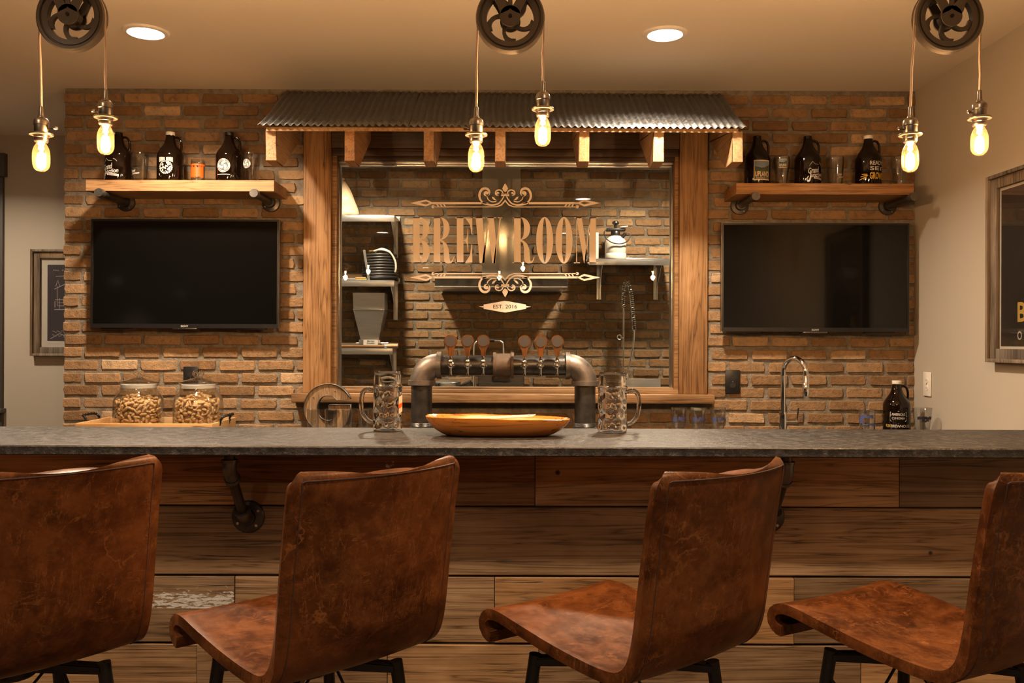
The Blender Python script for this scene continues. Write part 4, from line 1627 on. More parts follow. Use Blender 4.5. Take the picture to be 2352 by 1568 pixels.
def dec_round(ang, rf=growler_r, cz=.088, R=.036, line=True, zt=0):
    def fn(t):
        b = B()
        mp = wrap(rf, ang)
        o = ell(0, cz, R, R, 40)
        i = ell(0, cz, R * .68, R * .68, 40)
        for k in range(40):
            j = (k + 1) % 40
            plate(b, [[o[k], o[j], i[j], i[k]]], mp)
        if line:
            stroke_faces(b, [(-.036 + .006 * k, cz - R - .010) for k in range(13)], .0036, mp)
        # three hop-leaf swirls
        mp2 = wrap(rf, ang, .0016)
        for k in range(3):
            a = .9 + 2 * PI * k / 3
            pts_ = [(R * .62 * u * cos(a + 2.0 * (1 - u)), cz + R * .62 * u * sin(a + 2.0 * (1 - u))) for u in [.12 + .88 * q / 8 for q in range(9)]]
            stroke_faces(b, pts_, [R * (.05 + .34 * sin(PI * q / 8.5)) for q in range(9)], mp2)
        finish('printed_badge', b, M['inkwhite'], t, 0)
        b = B()
        for k in range(24):
            a0, a1 = 2 * PI * k / 24, 2 * PI * (k + 1) / 24
            r_ = R * .64
            plate(b, [[(0, cz), (r_ * cos(a0), cz + r_ * sin(a0)), (r_ * cos(a1), cz + r_ * sin(a1))]], mp)
        finish('badge_ground', b, M['inkgrey'], t, 0)
        b = B()
        arc_text(b, 'DANNY BOY', mp2, 0, cz, R * .84, PI / 2, R * .30, span=2.35)
        arc_text(b, 'BEER WORKS', mp2, 0, cz, R * .84, -PI / 2, R * .30, True, span=2.5)
        finish('badge_lettering', b, M['inkblack'], t, 0)
    return fn


def dec_gear(ang):
    def fn(t):
        b = B()
        mp = wrap(growler_r, ang)
        cz, R = .078, .033
        rr_ = random.Random(4)
        n = 44
        ro = [R * (1.08 if k % 2 else .98) for k in range(n)]
        for k in range(n):
            j = (k + 1) % n
            a0, a1 = 2 * PI * k / n, 2 * PI * j / n
            plate(b, [[(ro[k] * cos(a0), cz + ro[k] * sin(a0)), (ro[k] * cos(a1), cz + ro[k] * sin(a1)), (R * .86 * cos(a1), cz + R * .86 * sin(a1)), (R * .86 * cos(a0), cz + R * .86 * sin(a0))]], mp)
        for k in range(46):
            a, r_ = rr_.uniform(0, 2 * PI), R * .78 * math.sqrt(rr_.random())
            s_ = rr_.uniform(.002, .0055)
            plate(b, [[(r_ * cos(a) + s_ * rr_.uniform(.6, 1.3) * cos(q), cz + r_ * sin(a) + s_ * rr_.uniform(.5, 1.1) * sin(q)) for q in [2 * PI * z / 7 for z in range(7)]]], mp)
        for sx in (-1, 1):                             # arched two-word heading, too worn to read
            for k in range(5):
                x = sx * (.006 + .0068 * k)
                zc_ = .122 - abs(x) ** 2 * 3.2
                hgt = .017 + .010 * (k / 4)
                plate(b, [[(x - .0028, zc_ - hgt / 2), (x + .0028, zc_ - hgt / 2), (x + .0028, zc_ + hgt / 2 - .002), (x - .0028, zc_ + hgt / 2)]], mp)
        plate(b, [[(-.036, .036), (.036, .034), (.036, .045), (-.036, .047)]], mp)
        stroke_faces(b, [(-.026, .032), (.026, .030)], .002, mp)
        finish('printed_logo', b, M['inkwhite'], t, 0)
    return fn


def dec_upland(rf, ang, w, z0, z1):
    def fn(t):
        mp = wrap(rf, ang, .0006)
        h = z1 - z0

        def band(m, nm, lo, hi, e, x0=-1, x1=1, n=10):
            b = B()
            mq = wrap(rf, ang, e)
            for k in range(n):
                a0, a1 = x0 + (x1 - x0) * k / n, x0 + (x1 - x0) * (k + 1) / n
                plate(b, [[(a0 * w, z0 + h * lo(a0)), (a1 * w, z0 + h * lo(a1)), (a1 * w, z0 + h * hi(a1)), (a0 * w, z0 + h * hi(a0))]], mq)
            finish(nm, b, m, t, 0)
        band(M['inkcream'], 'label_border', lambda x: 0, lambda x: 1.0, .0006)
        band(M['inksky'], 'label_sky', lambda x: .5, lambda x: .95, .0011, -.92, .92)
        band(M['inkhill2'], 'label_hills', lambda x: .05, lambda x: .70 + .10 * sin(2.2 * x - 1.9) + .08 * x, .0015, -.92, .92)
        band(M['inkhill'], 'label_foothills', lambda x: .22, lambda x: .50 + .13 * sin(2.0 * x + .2), .0019, -.92, .92)
        b = B()
        mq = wrap(rf, ang, .0024)
        add_text(b, 'UPLAND', mq, .03, 0, z0 + h * .30, bold=.02, fit=w * 1.66, hfit=h * .27)
        add_text(b, 'BREWING CO', mq, .01, 0, z0 + h * .10, bold=.01, fit=w * 1.5, hfit=h * .06)
        finish('label_lettering', b, M['inkcream'], t, 0)
    return fn


def dec_ready(t):
    mp = wrap(growler_r, .33)
    b = B()
    add_text(b, 'READY', mp, .02, 0, .119, bold=.022, fit=.080, hfit=.021)
    add_text(b, 'SET', mp, .02, 0, .091, bold=.022, fit=.080, hfit=.020)
    finish('white_lettering', b, M['inkwhite'], t, 0)
    b = B()
    add_text(b, 'GROWL!', mp, .02, .002, .053, bold=.022, fit=.086, hfit=.035)
    for k, (x0, z0, x1, z1) in enumerate(((-.080, .062, -.052, .060), (-.086, .050, -.050, .054), (-.094, .034, -.054, .047))):
        stroke_faces(b, [(x0, z0), ((x0 + x1) / 2, (z0 + z1) / 2 + .001), (x1, z1)], [.003, .005, .004], mp)
    finish('yellow_lettering', b, M['inkyellow'], t, 0)


def dec_cinema(t):
    mp = wrap(growler_r, -.28)
    b = B()
    for loop in ([(-.040, .092), (-.040, .113), (0, .1185), (.040, .113), (.040, .092), (-.040, .092)],):
        stroke_faces(b, loop[:3], .0028, mp); stroke_faces(b, loop[2:5], .0028, mp); stroke_faces(b, loop[4:], .0028, mp)
    add_text(b, "AMERICA'S", mp, .02, 0, .1025, bold=.016, fit=.068, hfit=.0135)
    add_text(b, 'CINEMA', mp, .02, 0, .0825, bold=.004, fit=.064, hfit=.0125, space=1.15)
    for x in (-.041, .041):
        plate(b, [ell(x, .0825, .0015, .0015, 8)], mp)
    stroke_faces(b, [(-.044, .0905), (.044, .0905)], .0018, mp)
    plate(b, [[(-.043, .0745), (.043, .0745), (.036, .066), (0, .056), (-.036, .066)]], mp)
    add_text(b, 'BREWHOUSE', mp, .02, .014, .042, bold=.012, fit=.098, hfit=.0145)
    finish('printed_logo', b, M['inkwhite'], t, 0)
    b = B(); add_text(b, 'FLIX', mp, .02, -.050, .042, bold=.012, fit=.028, hfit=.0145); finish('yellow_lettering', b, M['inkyellow'], t, 0)


def on(px, d):
    return (px - 1176 + ROLL * -370) * d / F


SHL, SHR = 2.198, 2.192
gy = WALL - .135
make_growler('dark growler printed with a white script logo behind a glowing bulb', (on(272, gy), gy, SHL), None, [dec_grand(-.28)], 'growlers on the shelf by the patent print')
make_growler('dark growler with a white cap and worn gear-shaped white print', (on(391, gy), gy, SHL), M['white'], [dec_gear(.02)], 'growlers on the shelf by the patent print')
make_growler('dark growler with a round grey and white badge', (on(526, gy), gy, SHL), M['black'], [dec_round(-.14)], 'growlers on the shelf by the patent print')
make_growler('dark growler with a framed hill landscape label', (on(1739, gy), gy, SHR), None, [dec_upland(growler_r, .13, .044, .028, .132)], 'growlers on the shelf by the beige wall')
make_growler('capless dark growler with white script print on the shelf by the beige wall', (on(1855, gy), gy, SHR), None, [dec_grand(.34)], 'growlers on the shelf by the beige wall')
make_growler('dark growler with hand-lettered white and yellow words', (on(1994, gy), gy, SHR), M['white'], [dec_ready], 'growlers on the shelf by the beige wall')
cgy = WALL - .17
make_growler('dark brown growler with white cap standing on the back worktop', ((2060 - 1176) * cgy / F, cgy, CZ), M['white'], [dec_cinema], None)


def rfun(prof):
    def f_(z):
        for (r0, z0), (r1, z1) in zip(prof[:-1], prof[1:]):
            if z0 <= z <= z1:
                return r0 + (r1 - r0) * (z - z0) / max(1e-6, z1 - z0)
        return prof[-1][0]
    return f_


def tumbler(name, label, loc, prof_o, wall, base, group, decals=(), cat='glass', mat=None):
    """prof_o = [(r, z)...] bottom to top."""
    t = thing(name, label, cat, loc, 0, group)
    b = B()
    inner = [(max(.001, r - wall), z) for r, z in prof_o if z > base]
    rb_ = rfun(prof_o)(base)
    pr = [(rb_, base)] + [q for q in prof_o if q[1] > base] + [(prof_o[-1][0] - wall * .5, prof_o[-1][1] + wall * .4)] + inner[::-1] + [(rb_ - wall, base)]
    lathe(b, pr, 40)
    finish('glass_body', b, mat or M['tumblerglass'], t, 50)
    b = B(); lathe(b, [(0, 0)] + [q for q in prof_o if q[1] < base] + [(rb_, base - .0004), (rb_ * .6, base - .0012), (0, base - .002)], 40)
    finish('glass_base', b, M['glassedge'], t, 50)
    for fn in decals:
        fn(t)
    return t


def dec_band(rf, mat, z0, z1, a0, a1, n=24, rag=0.0, seed=1, nm='printed_band'):
    def fn(t):
        rr_ = random.Random(seed)
        b = B()
        for k in range(n):
            u0, u1 = a0 + (a1 - a0) * k / n, a0 + (a1 - a0) * (k + 1) / n
            q0 = z0 + rag * rr_.random()
            q1 = z1 - rag * rr_.random()
            vs = [b.verts.new(((rf(z) + .0007) * sin(u), -(rf(z) + .0007) * cos(u), z)) for u, z in ((u0, q0), (u1, q0), (u1, q1), (u0, q1))]
            b.faces.new(vs)
        finish(nm, b, mat, t, 0)
    return fn


PINT = [(.034, .0), (.0355, .004), (.0365, .02), (.040, .07), (.0445, .12), (.0455, .135), (.0445, .152), (.0435, .158)]
NONIC = [(.028, .0), (.029, .004), (.0300, .03), (.0330, .065), (.0400, .105), (.0425, .128), (.0415, .150), (.0400, .158)]
pr_ = rfun(PINT)


def dec_small_script(rf, ang):
    def fn(t):
        mp = wrap(rf, ang)
        b = B()
        add_text(b, 'Grand', mp, .02, -.008, .062, bold=.02, shear=.35, fit=.028, hfit=.014, rot=.14)
        add_text(b, 'Junction', mp, .02, .003, .048, bold=.02, shear=.35, fit=.044, hfit=.014, rot=.1)
        finish('printed_logo', b, M['inkwhite'], t, 0)
    return fn


pgy = WALL - .15
tumbler('pint_glass', 'clear pint glass with white script print between two growlers', (on(321, pgy), pgy, SHL), PINT, .0022, .010, 'glasses on the shelves', [dec_small_script(pr_, -.3)])
SHORT = [(.034, 0), (.0352, .003), (.0352, .118), (.0358, .122)]
tumbler('printed_glass', 'short glass covered in bright orange print', (on(455, pgy), pgy, SHL), SHORT, .0022, .008, 'glasses on the shelves',
        [dec_band(rfun(SHORT), M['inkorange'], .090, .100, -1.6, 1.6, 30, .001, 2), dec_band(rfun(SHORT), M['inkorange'], .024, .092, -1.25, 1.15, 40, .012, 3), dec_band(rfun(SHORT), M['inkorange'], .003, .016, -1.5, 1.5, 30, .004, 4)])
tumbler('pint_glass', 'clear pint glass with a small round badge at the shelf end', (on(577, pgy), pgy, SHL), PINT, .0022, .010, 'glasses on the shelves', [dec_round(-.35, pr_, .100, .0235, False)])
nr_ = rfun(NONIC)
tumbler('tasting_glass', 'waisted glass with a small landscape label', (on(1795, pgy), pgy, SHR), NONIC, .0022, .012, 'glasses on the shelves', [dec_upland(nr_, -.12, .021, .094, .140)])
tumbler('pint_glass', 'clear pint glass with faint white print beside hand-lettered growler', (on(1918, pgy), pgy, SHR), PINT, .0022, .010, 'glasses on the shelves', [dec_small_script(pr_, .5)])
tumbler('tasting_glass', 'plain waisted glass standing behind a glowing bulb', (on(2066, pgy), pgy, SHR), NONIC, .0022, .012, 'glasses on the shelves')

# back worktop glasses
TUMB = [(.0255, 0), (.0262, .003), (.0285, .05), (.0315, .12), (.0318, .128)]
for i, (px, d) in enumerate(((720, 4.34), (761, 4.36), (801, 4.34), (838, 4.34))):
    lab = ('small clear tumbler at the free end of the row before the wooden letter', 'small clear tumbler second in the row before the wooden letter', 'small clear tumbler before the stroke end of the wooden letter', 'small clear tumbler seen through the handle of a beer mug')[i]
    tumbler('small_tumbler', lab, ((px - 1176) * d / F, d, CZ), TUMB, .0018, .014, 'tumblers by the wooden letter')
FLARE = [(.031, 0), (.032, .004), (.029, .012), (.0285, .03), (.033, .06), (.0375, .10), (.039, .125), (.0385, .142)]
fr_ = rfun(FLARE)
for i, px in enumerate((1560, 1605, 1650)):
    d = 4.37
    lab = ('flared tasting glass with blue print beside the beer tower', 'flared tasting glass with blue print in the middle of three', 'flared tasting glass with blue print toward the outlet')[i]
    tumbler('flared_glass', lab, ((px - 1176) * d / F, d, CZ), FLARE, .002, .035, 'blue printed glasses on the back worktop', decals=[dec_band(fr_, M['inkblue'], .072, .097, -1.1, -.45, 8, .003, i), dec_band(fr_, M['inkblue'], .078, .100, -.25, .75, 12, .008, i + 7), dec_band(fr_, M['inkblue'], .074, .088, .9, 1.3, 6, .003, i + 9)])
OLD = [(.037, 0), (.0385, .004), (.0395, .12), (.0398, .132)]
d = 4.42
tumbler('printed_tumbler', 'straight tumbler with a dark blue swoosh print beside the capped growler', ((1992 - 1176) * d / F, d, CZ), OLD, .0022, .012, 'glasses by the beige wall', decals=[dec_band(rfun(OLD), M['inkblue'], .088, .108, -1.3, .4, 14, .006, 1), dec_band(rfun(OLD), M['inkblue'], .060, .095, -1.4, -.9, 6, .004, 2), dec_band(rfun(OLD), M['inkblue'], .052, .066, -.9, 1.2, 14, .006, 5), dec_band(rfun(OLD), M['inkblue'], .030, .056, .55, .85, 4, .004, 6)])
t = tumbler('pint_glass', 'tapered pint glass with a dark emblem next to the beige side wall', ((2119 - 1176) * d / F, d, CZ), [(.032, 0), (.033, .004), (.0385, .07), (.0475, .140)], .0024, .014, 'glasses by the beige wall', decals=[dec_band(rfun([(.032, 0), (.033, .004), (.0385, .07), (.0475, .140)]), M['inkblack'], .082, .100, -1.0, 1.1, 14, .004, 1), dec_band(rfun([(.032, 0), (.033, .004), (.0385, .07), (.0475, .140)]), M['inkblack'], .070, .085, -.5, .45, 8, .006, 3)])

# ================================================================== TRAY WITH PEANUT JARS
TX0, TX1, TY0, TY1 = -2.150, -1.474, 4.29, 4.655
t = thing('serving_tray', 'pine serving tray with black twisted iron handles', 'tray', ((TX0 + TX1) / 2, (TY0 + TY1) / 2, CZ))
tw, td = (TX1 - TX0) / 2, (TY1 - TY0) / 2
b = B(); box(b, -tw + .004, tw - .004, -td + .004, td - .004, .001, .012); finish('base', b, M['traywood'], t, 0)
for (x0, x1, y0, y1) in ((-tw, tw, -td, -td + .010), (-tw, tw, td - .010, td), (-tw, -tw + .010, -td + .01, td - .01), (tw - .010, tw, -td + .01, td - .01)):
    b = B(); box(b, x0, x1, y0, y1, .001, .060, .0015); finish('side_board', b, M['traywood'], t)
for s in (-1, 1):
    core = smooth_path([(s * (tw - .002), -.075, .040), (s * (tw + .006), -.072, .075), (s * (tw + .022), -.062, .088), (s * (tw + .026), 0, .090), (s * (tw + .022), .062, .088), (s * (tw + .006), .072, .075), (s * (tw - .002), .075, .040)], 8)
    b = B()
    for ph in (0, PI):
        pts_ = []
        for i, c_ in enumerate(core):
            a = i * .85 + ph
            pts_.append(c_ + Vector((cos(a), .3 * sin(a), sin(a))) * .0032)
        tube(b, pts_, .0042, 7)
    finish('handle', b, M['blackmetal'], t)

rp = random.Random(12)
pm = []
for k in range(3):
    b = B()
    L = (.040, .034, .026)[k]
    pr2 = [(0, -L / 2), (.0035, -L / 2 + .001), (.0068, -L * .36), (.0080, -L * .22), (.0062 if k < 2 else .0082, 0), (.0078, L * .22), (.0064, L * .37), (.003, L / 2 - .001), (0, L / 2)]
    lathe(b, pr2, 8)
    for v in b.verts:
        v.co.x += .0025 * sin(v.co.z / L * 3) * (1 if k == 0 else .3)
    bmesh.ops.recalc_face_normals(b, faces=b.faces[:])
    me = bpy.data.meshes.new('peanut')
    b.to_mesh(me); b.free()
    me.materials.append(M['shell'])
    me.polygons.foreach_set('use_smooth', [True] * len(me.polygons))
    pm.append(me)


def jar(label, px, seed, nutlabel, group):
    d = 4.475
    x = (px - 1176) * d / F
    z0 = CZ + .0125
    t = thing('glass_jar', label, 'jar', (x, d, z0))
    b = B()
    R = .124
    outp = [(0, .001), (.10, .001), (.116, .004), (.1225, .014), (R, .03), (R, .125), (.1225, .145), (.116, .165), (.105, .182), (.094, .194), (.087, .204), (.086, .226), (.092, .230), (.093, .234)]
    inn = [(r - .004, z + (.008 if z < .01 else 0)) for r, z in outp[1:]]
    lathe(b, outp + inn[::-1] + [(0, .009)], 56)
    finish('jar_body', b, M['glass'], t, 50)
    b = B(); lathe(b, [(.0835, .212), (.0855, .214), (.0855, .2315), (.0835, .2335), (.078, .2335), (.078, .212), (.0835, .212)], 48); finish('seal', b, M['seal'], t, 40)
    b = B(); lathe(b, [(0, .234), (.094, .235), (.0985, .238), (.0985, .243), (.095, .246), (.07, .253), (.035, .262), (.018, .267), (0, .268)], 56)
    lid = finish('lid', b, M['lidglass'], t, 40)
    b = B()
    for s in (-1, 1):
        tube(b, smooth_path([(s * .004, 0, .268), (s * .016, 0, .272), (s * .026, 0, .285), (s * .020, 0, .298), (s * .010, 0, .292), (0, 0, .286)], 5), .0052, 10)
    lathe(b, [(0, .262), (.009, .264), (.007, .275), (.009, .284), (0, .291)], 14)
    finish('knob', b, M['glassedge'], lid, 60)
    rr_ = random.Random(seed)
    n = 0
    placed = []
    # outer shell of the heap against the glass, then the heaped top
    for ring_z in range(11):
        zz = .020 + ring_z * .0122
        for k in range(16):
            a = 2 * PI * (k + .5 * (ring_z % 2)) / 16 + rr_.uniform(-.12, .12)
            if sin(a) > .12:
                continue                                # far side of the heap, hidden by the near side
            r_ = R - .0165 - rr_.uniform(0, .006)
            placed.append((r_ * cos(a), r_ * sin(a), zz + rr_.uniform(-.004, .004)))
    for k in range(48):
        a, u = rr_.uniform(0, 2 * PI), math.sqrt(rr_.random())
        placed.append((.092 * u * cos(a), .092 * u * sin(a), .152 + .030 * (1 - u) + rr_.uniform(-.004, .006)))
    for (ax, ay, az) in placed:
        o = bpy.data.objects.new('peanut', rr_.choice(pm))
        COL.objects.link(o)
        o.location = (x + ax, d + ay, z0 + az)
        # lie roughly along the glass
        th = math.atan2(ay, ax)
        rot = Matrix.Rotation(th, 3, 'Z') @ Matrix.Rotation(rr_.uniform(0, 2 * PI), 3, 'X') if az < .145 else Matrix.Rotation(rr_.uniform(0, 6), 3, 'Z') @ Matrix.Rotation(PI / 2 + rr_.uniform(-.5, .5), 3, 'Y')
        o.rotation_euler = rot.to_euler()
        s_ = rr_.uniform(.85, 1.12)
        o.scale = (s_, s_, s_)
        tag(o, nutlabel, 'peanut', group)
        n += 1
    # hidden middle of the heap
    b = B(); lathe(b, [(0, .012), (.095, .012), (.097, .13), (.085, .148), (.05, .160), (0, .168)], 24)
    for v in b.verts:
        v.co += Vector((1, 1, 1)) * .006 * noise.noise(v.co * 70)
    o = finish('peanut_heap', b, M['shell'], None, 60, (x, d, z0))
    tag(o, 'packed peanuts at the heart of ' + nutlabel.split(' in ')[1], 'peanuts', None, 'stuff')
    return n


jar('lidded glass jar of peanuts at the free end of the tray', 319, 21, 'peanut in its shell in the jar at the free end of the tray', 'peanuts in the free end jar')
jar('lidded glass jar of peanuts before the black outlet', 456, 22, 'peanut in its shell in the jar before the black outlet', 'peanuts in the outlet jar')

# ================================================================== WOODEN LETTER
d = 4.50
gz = CZ + .124
t = thing('letter_sign', 'wooden letter sign with a thin metal edge leaning by the window sill', 'letter sign', ((754 - 1176) * d / F, d, CZ))
Ro, Ri = .124, .066
c0, c1 = math.radians(22), math.radians(338)
outl = [(Ro * cos(c0 + (c1 - c0) * i / 60), .124 + Ro * sin(c0 + (c1 - c0) * i / 60)) for i in range(61)]
inl = [(Ri * .84 * cos(c0 + .25 + (c1 - c0 - .25) * i / 50), .124 + Ri * sin(c0 + .25 + (c1 - c0 - .25) * i / 50)) for i in range(51)]
bar_ = [(.115, .124 - .022), (.115, .124 + .016), (.006, .124 + .016), (.006, .124 - .012), (.056, .124 - .012)]
loop = outl[:58] + bar_ + inl[:44][::-1]
b = B(); plate(b, [loop], XZ(.002), .030); finish('letter_face', b, M['signwood'], t, 0)
b = B()
L_, R_ = loop, loop
n = len(loop)
va = [[b.verts.new((p_[0], y, p_[1])) for p_ in loop] for y in (-.006, .036)]
for i in range(n):
    j = (i + 1) % n
    b.faces.new((va[0][i], va[0][j], va[1][j], va[1][i]))
o = finish('metal_rim', b, M['fit'], t, 30)
solid_apply(o, [('SOLIDIFY', dict(thickness=.0028, offset=0))])
for a, r_ in ((1.2, .095), (2.5, .095), (3.9, .095), (5.0, .095)):
    b = B(); lathe(b, [(0, -.003), (.003, -.002), (.0035, .003)], 10, (r_ * cos(a), 0, .124 + r_ * sin(a)), 'y'); finish('nail', b, M['zinc'], t)

# ================================================================== BEER TOWER
d = 4.42
KT = d / F
tz = H - (839 - 784) * KT
xl, xr = (969 - 1176) * KT, (1344 - 1176) * KT
xc = (xl + xr) / 2
t = thing('beer_tower', 'pipe beer tower with six wooden tap handles on the back worktop', 'beer tower', (xc, d, CZ))
hz = tz - CZ
hw_ = (xr - xl) / 2
RP = .0535
for s in (-1, 1):
    b = B(); tube(b, [(s * hw_, 0, .006), (s * hw_, 0, hz - .085)], RP, 40); finish('upright_pipe', b, M['iron'], t)
    b = B(); lathe(b, [(0, .001), (.10, .001), (.10, .010), (.065, .014), (.062, .036), (RP, .038)], 40, (s * hw_, 0, 0)); finish('floor_flange', b, M['iron'], t)
    b = B()
    for k in range(5):
        lathe(b, [(RP, .040 + k * .0036), (RP + .0014, .0418 + k * .0036), (RP, .0436 + k * .0036)], 40, (s * hw_, 0, 0))
    finish('pipe_thread', b, M['fit'], t)
    b = B()
    RB = .088
    arc = [(s * (hw_ - RB + RB * cos(a)), 0, hz - RB + RB * sin(a)) for a in [i * PI / 2 / 14 for i in range(15)]]
    tube(b, arc, .0605, 40)
    e1 = (s * hw_, 0, hz - RB)
    cyl(b, (s * hw_, 0, hz - RB - .012), (s * hw_, 0, hz - RB + .012), .0695, 40)
    cyl(b, (s * (hw_ - RB + .010), 0, hz), (s * (hw_ - RB - .012), 0, hz), .0695, 40)
    e = finish('elbow', b, M['castiron'], t, 30)
    b = B(); lathe(b, [(.0085, -.0015), (.0115, -.0025), (.0125, .0)], 20, (s * (hw_ - .028), -.056, hz - .030), 'y'); finish('casting_mark', b, M['castiron'], e)
b = B(); tube(b, [(-hw_ + .08, 0, hz), (hw_ - .08, 0, hz)], .0515, 40); finish('cross_pipe', b, M['iron'], t)
cxp = (1156.5 - 1176) * KT - xc
b = B()
lathe(b, [(.0525, -.052), (.0655, -.052), (.067, -.049), (.067, -.040), (.064, -.037), (.0605, -.035), (.0605, .035), (.064, .037), (.067, .040), (.067, .049), (.0655, .052), (.0525, .052)], 44, (cxp, 0, hz), 'x')
finish('coupling', b, M['rustiron'], t, 30)
for px in (1035, 1074, 1110, 1205, 1242, 1280):
    x = (px - 1176) * (d - .1) / F - xc
    y0 = -.050
    lz = rp.uniform(-.002, .002)
    b = B()
    lathe(b, [(0, .008), (.0175, .008), (.0185, .003), (.0175, -.004), (.009, -.006), (.009, -.040), (0, -.042)], 22, (x, y0, hz), 'y')
    lathe(b, [(0, -.046), (.0068, -.046), (.0074, -.043), (.0066, -.030), (.0066, -.012), (.0105, -.009), (.0125, -.002), (.0125, .004), (.0098, .010), (.0085, .014), (.0125, .017), (.0135, .022), (.0115, .027), (.008, .031), (.0095, .033), (.0095, .037), (.0062, .039), (.0055, .050), (0, .050)], 22, (x, y0 - .042, hz + lz))
    f_ = finish('tap', b, M['chrome'], t, 40)
    hz0 = hz + .048 + lz
    ol = [(-.0105, 0), (.0105, 0), (.0112, .014), (.0128, .026), (.0185, .040), (.0262, .054)] + ell(0, .074, .0325, .0325, 22, -.62, PI + .62) + [(-.0262, .054), (-.0185, .040), (-.0128, .026), (-.0112, .014)]
    b = B(); plate(b, [ol], lambda p_, q_, h_: (x + p_, y0 - .052 + h_, hz0 + q_), .019)
    bmesh.ops.bevel(b, geom=[e for e in b.edges if e.calc_face_angle(0) > 1.2], offset=.004, segments=3, affect='EDGES')
    finish('tap_handle', b, M['handlewood'], f_, 40)
    b = B(); plate(b, [ell(0, .074, .0265, .0265, 36)], lambda p_, q_, h_: (x + p_, y0 - .0545 + h_, hz0 + q_), .003); finish('badge', b, M['badge'], f_, 30)


# ================================================================== BEER MUGS
def mug(label, px, py, side):
    d = F * (H - BZ) / (py - 784 - 6)
    k = d / F
    t = thing('beer_mug', label, 'mug', ((px - 1176) * k, d, BZ), 0, 'dimpled beer mugs on the bar')
    R, Hh = .0505, .204
    b = B()
    na, nz = 96, 64
    rows = []
    dim = []
    for r_ in range(4):
        zc_ = .030 + .034 * r_
        for q in range(9):
            dim.append((2 * PI * (q + .5 * (r_ % 2)) / 9, zc_))

    def rad(a, z):
        r0 = R
        if z < .008:
            r0 -= .004 * (1 - z / .008) ** 2
        if z > .158:
            r0 = R - .0030 - .004 * (z - .158) / .046 * ((z - .158) / .046)
        elif .150 < z <= .158:
            r0 = R + .0015
        dd = 0
        for (da, dz) in dim:
            x_ = (a - da + PI) % (2 * PI) - PI
            u = (x_ * R / .0135) ** 2 + ((z - dz) / .0155) ** 2
            if u < 3:
                dd = max(dd, math.exp(-u * 1.1))
        return r0 - .0052 * dd
    for i in range(nz + 1):
        z = Hh * i / nz
        rows.append([b.verts.new((rad(2 * PI * j / na, z) * cos(2 * PI * j / na), rad(2 * PI * j / na, z) * sin(2 * PI * j / na), z + .0005)) for j in range(na)])
    inn = []
    for i in range(nz + 1):
        z = Hh - (Hh - .016) * i / nz
        ri = (R - .0095) if z < .150 else (R - .0095) + .0042 * min(1, (z - .150) / .02)
        if z < .03:
            ri *= .93 + .07 * (z - .016) / .014
        inn.append([b.verts.new((ri * cos(2 * PI * j / na), ri * sin(2 * PI * j / na), z + .0005)) for j in range(na)])
    allr = rows + inn
    for r0, r1 in zip(allr[:-1], allr[1:]):
        for j in range(na):
            jj = (j + 1) % na
            b.faces.new((r0[j], r0[jj], r1[jj], r1[j]))
    b.faces.new(rows[0][::-1]); b.faces.new(inn[-1])
    finish('mug_body', b, M['glassedge'], t, 0).data.polygons.foreach_set('use_smooth', [True] * (len(allr) * na - na + 2))
    b = B()
    s = side
    path = smooth_path([(s * (R + .001), 0, .138), (s * (R + .020), 0, .143), (s * (R + .036), 0, .130), (s * (R + .041), 0, .095), (s * (R + .036), 0, .060), (s * (R + .018), 0, .036), (s * (R + .001), 0, .030)], 7)
    tube(b, path, .0078, 14)
    finish('handle', b, M['glassedge'], t, 60)
    b = B()
    a0 = .95
    rr2 = lambda z: R + .0012
    if side < 0:
        for (m_, z0, z1, u0, u1, nm) in ((M['inkcream'], .062, .120, .95, 1.45, 'printed_shield'), (M['inkorange'], .080, .094, .92, 1.40, 'printed_stripe')):
            b2 = B()
            e_ = .0008 if nm == 'printed_stripe' else 0
            for k2 in range(8):
                q0, q1 = u0 + (u1 - u0) * k2 / 8, u0 + (u1 - u0) * (k2 + 1) / 8
                sl = .014 * (q0 - u0)
                vs = [b2.verts.new(((rr2(0) + e_) * sin(q), -(rr2(0) + e_) * cos(q), z)) for q, z in ((q0, z0 + sl), (q1, z0 + sl), (q1, z1 + sl), (q0, z1 + sl))]
                b2.faces.new(vs)
            finish(nm, b2, m_, t, 0)
    b.free()
    return t


mug('dimpled glass beer mug with an orange stripe print by the wooden letter', 891, 996, -1)
mug('dimpled glass beer mug without print at the other tower leg', 1407, 998, 1)

# ================================================================== WOODEN BOWL WITH CARDS
d = 2.865
KB = d / F
t = thing('wooden_bowl', 'long glossy olive wood bowl on the granite bar top', 'bowl', ((1144 - 1176) * KB, d, BZ))
b = B()
na = 72


def bowl_ring(a_, b_, z, wob):
    out = []
    for j in range(na):
        th = 2 * PI * j / na
        ex = .62
        cx_, sy_ = cos(th), sin(th)
        x = a_ * math.copysign(abs(cx_) ** ex, cx_)
        y = b_ * math.copysign(abs(sy_) ** .8, sy_)
        rim = wob * (.0035 * noise.noise((x * 9, y * 9, 3)) + .004 * (x / .238))
        out.append(b.verts.new((x * (1 + .02 * noise.noise((th, 1, 0))), y, z - rim * 1.0)))
    return out


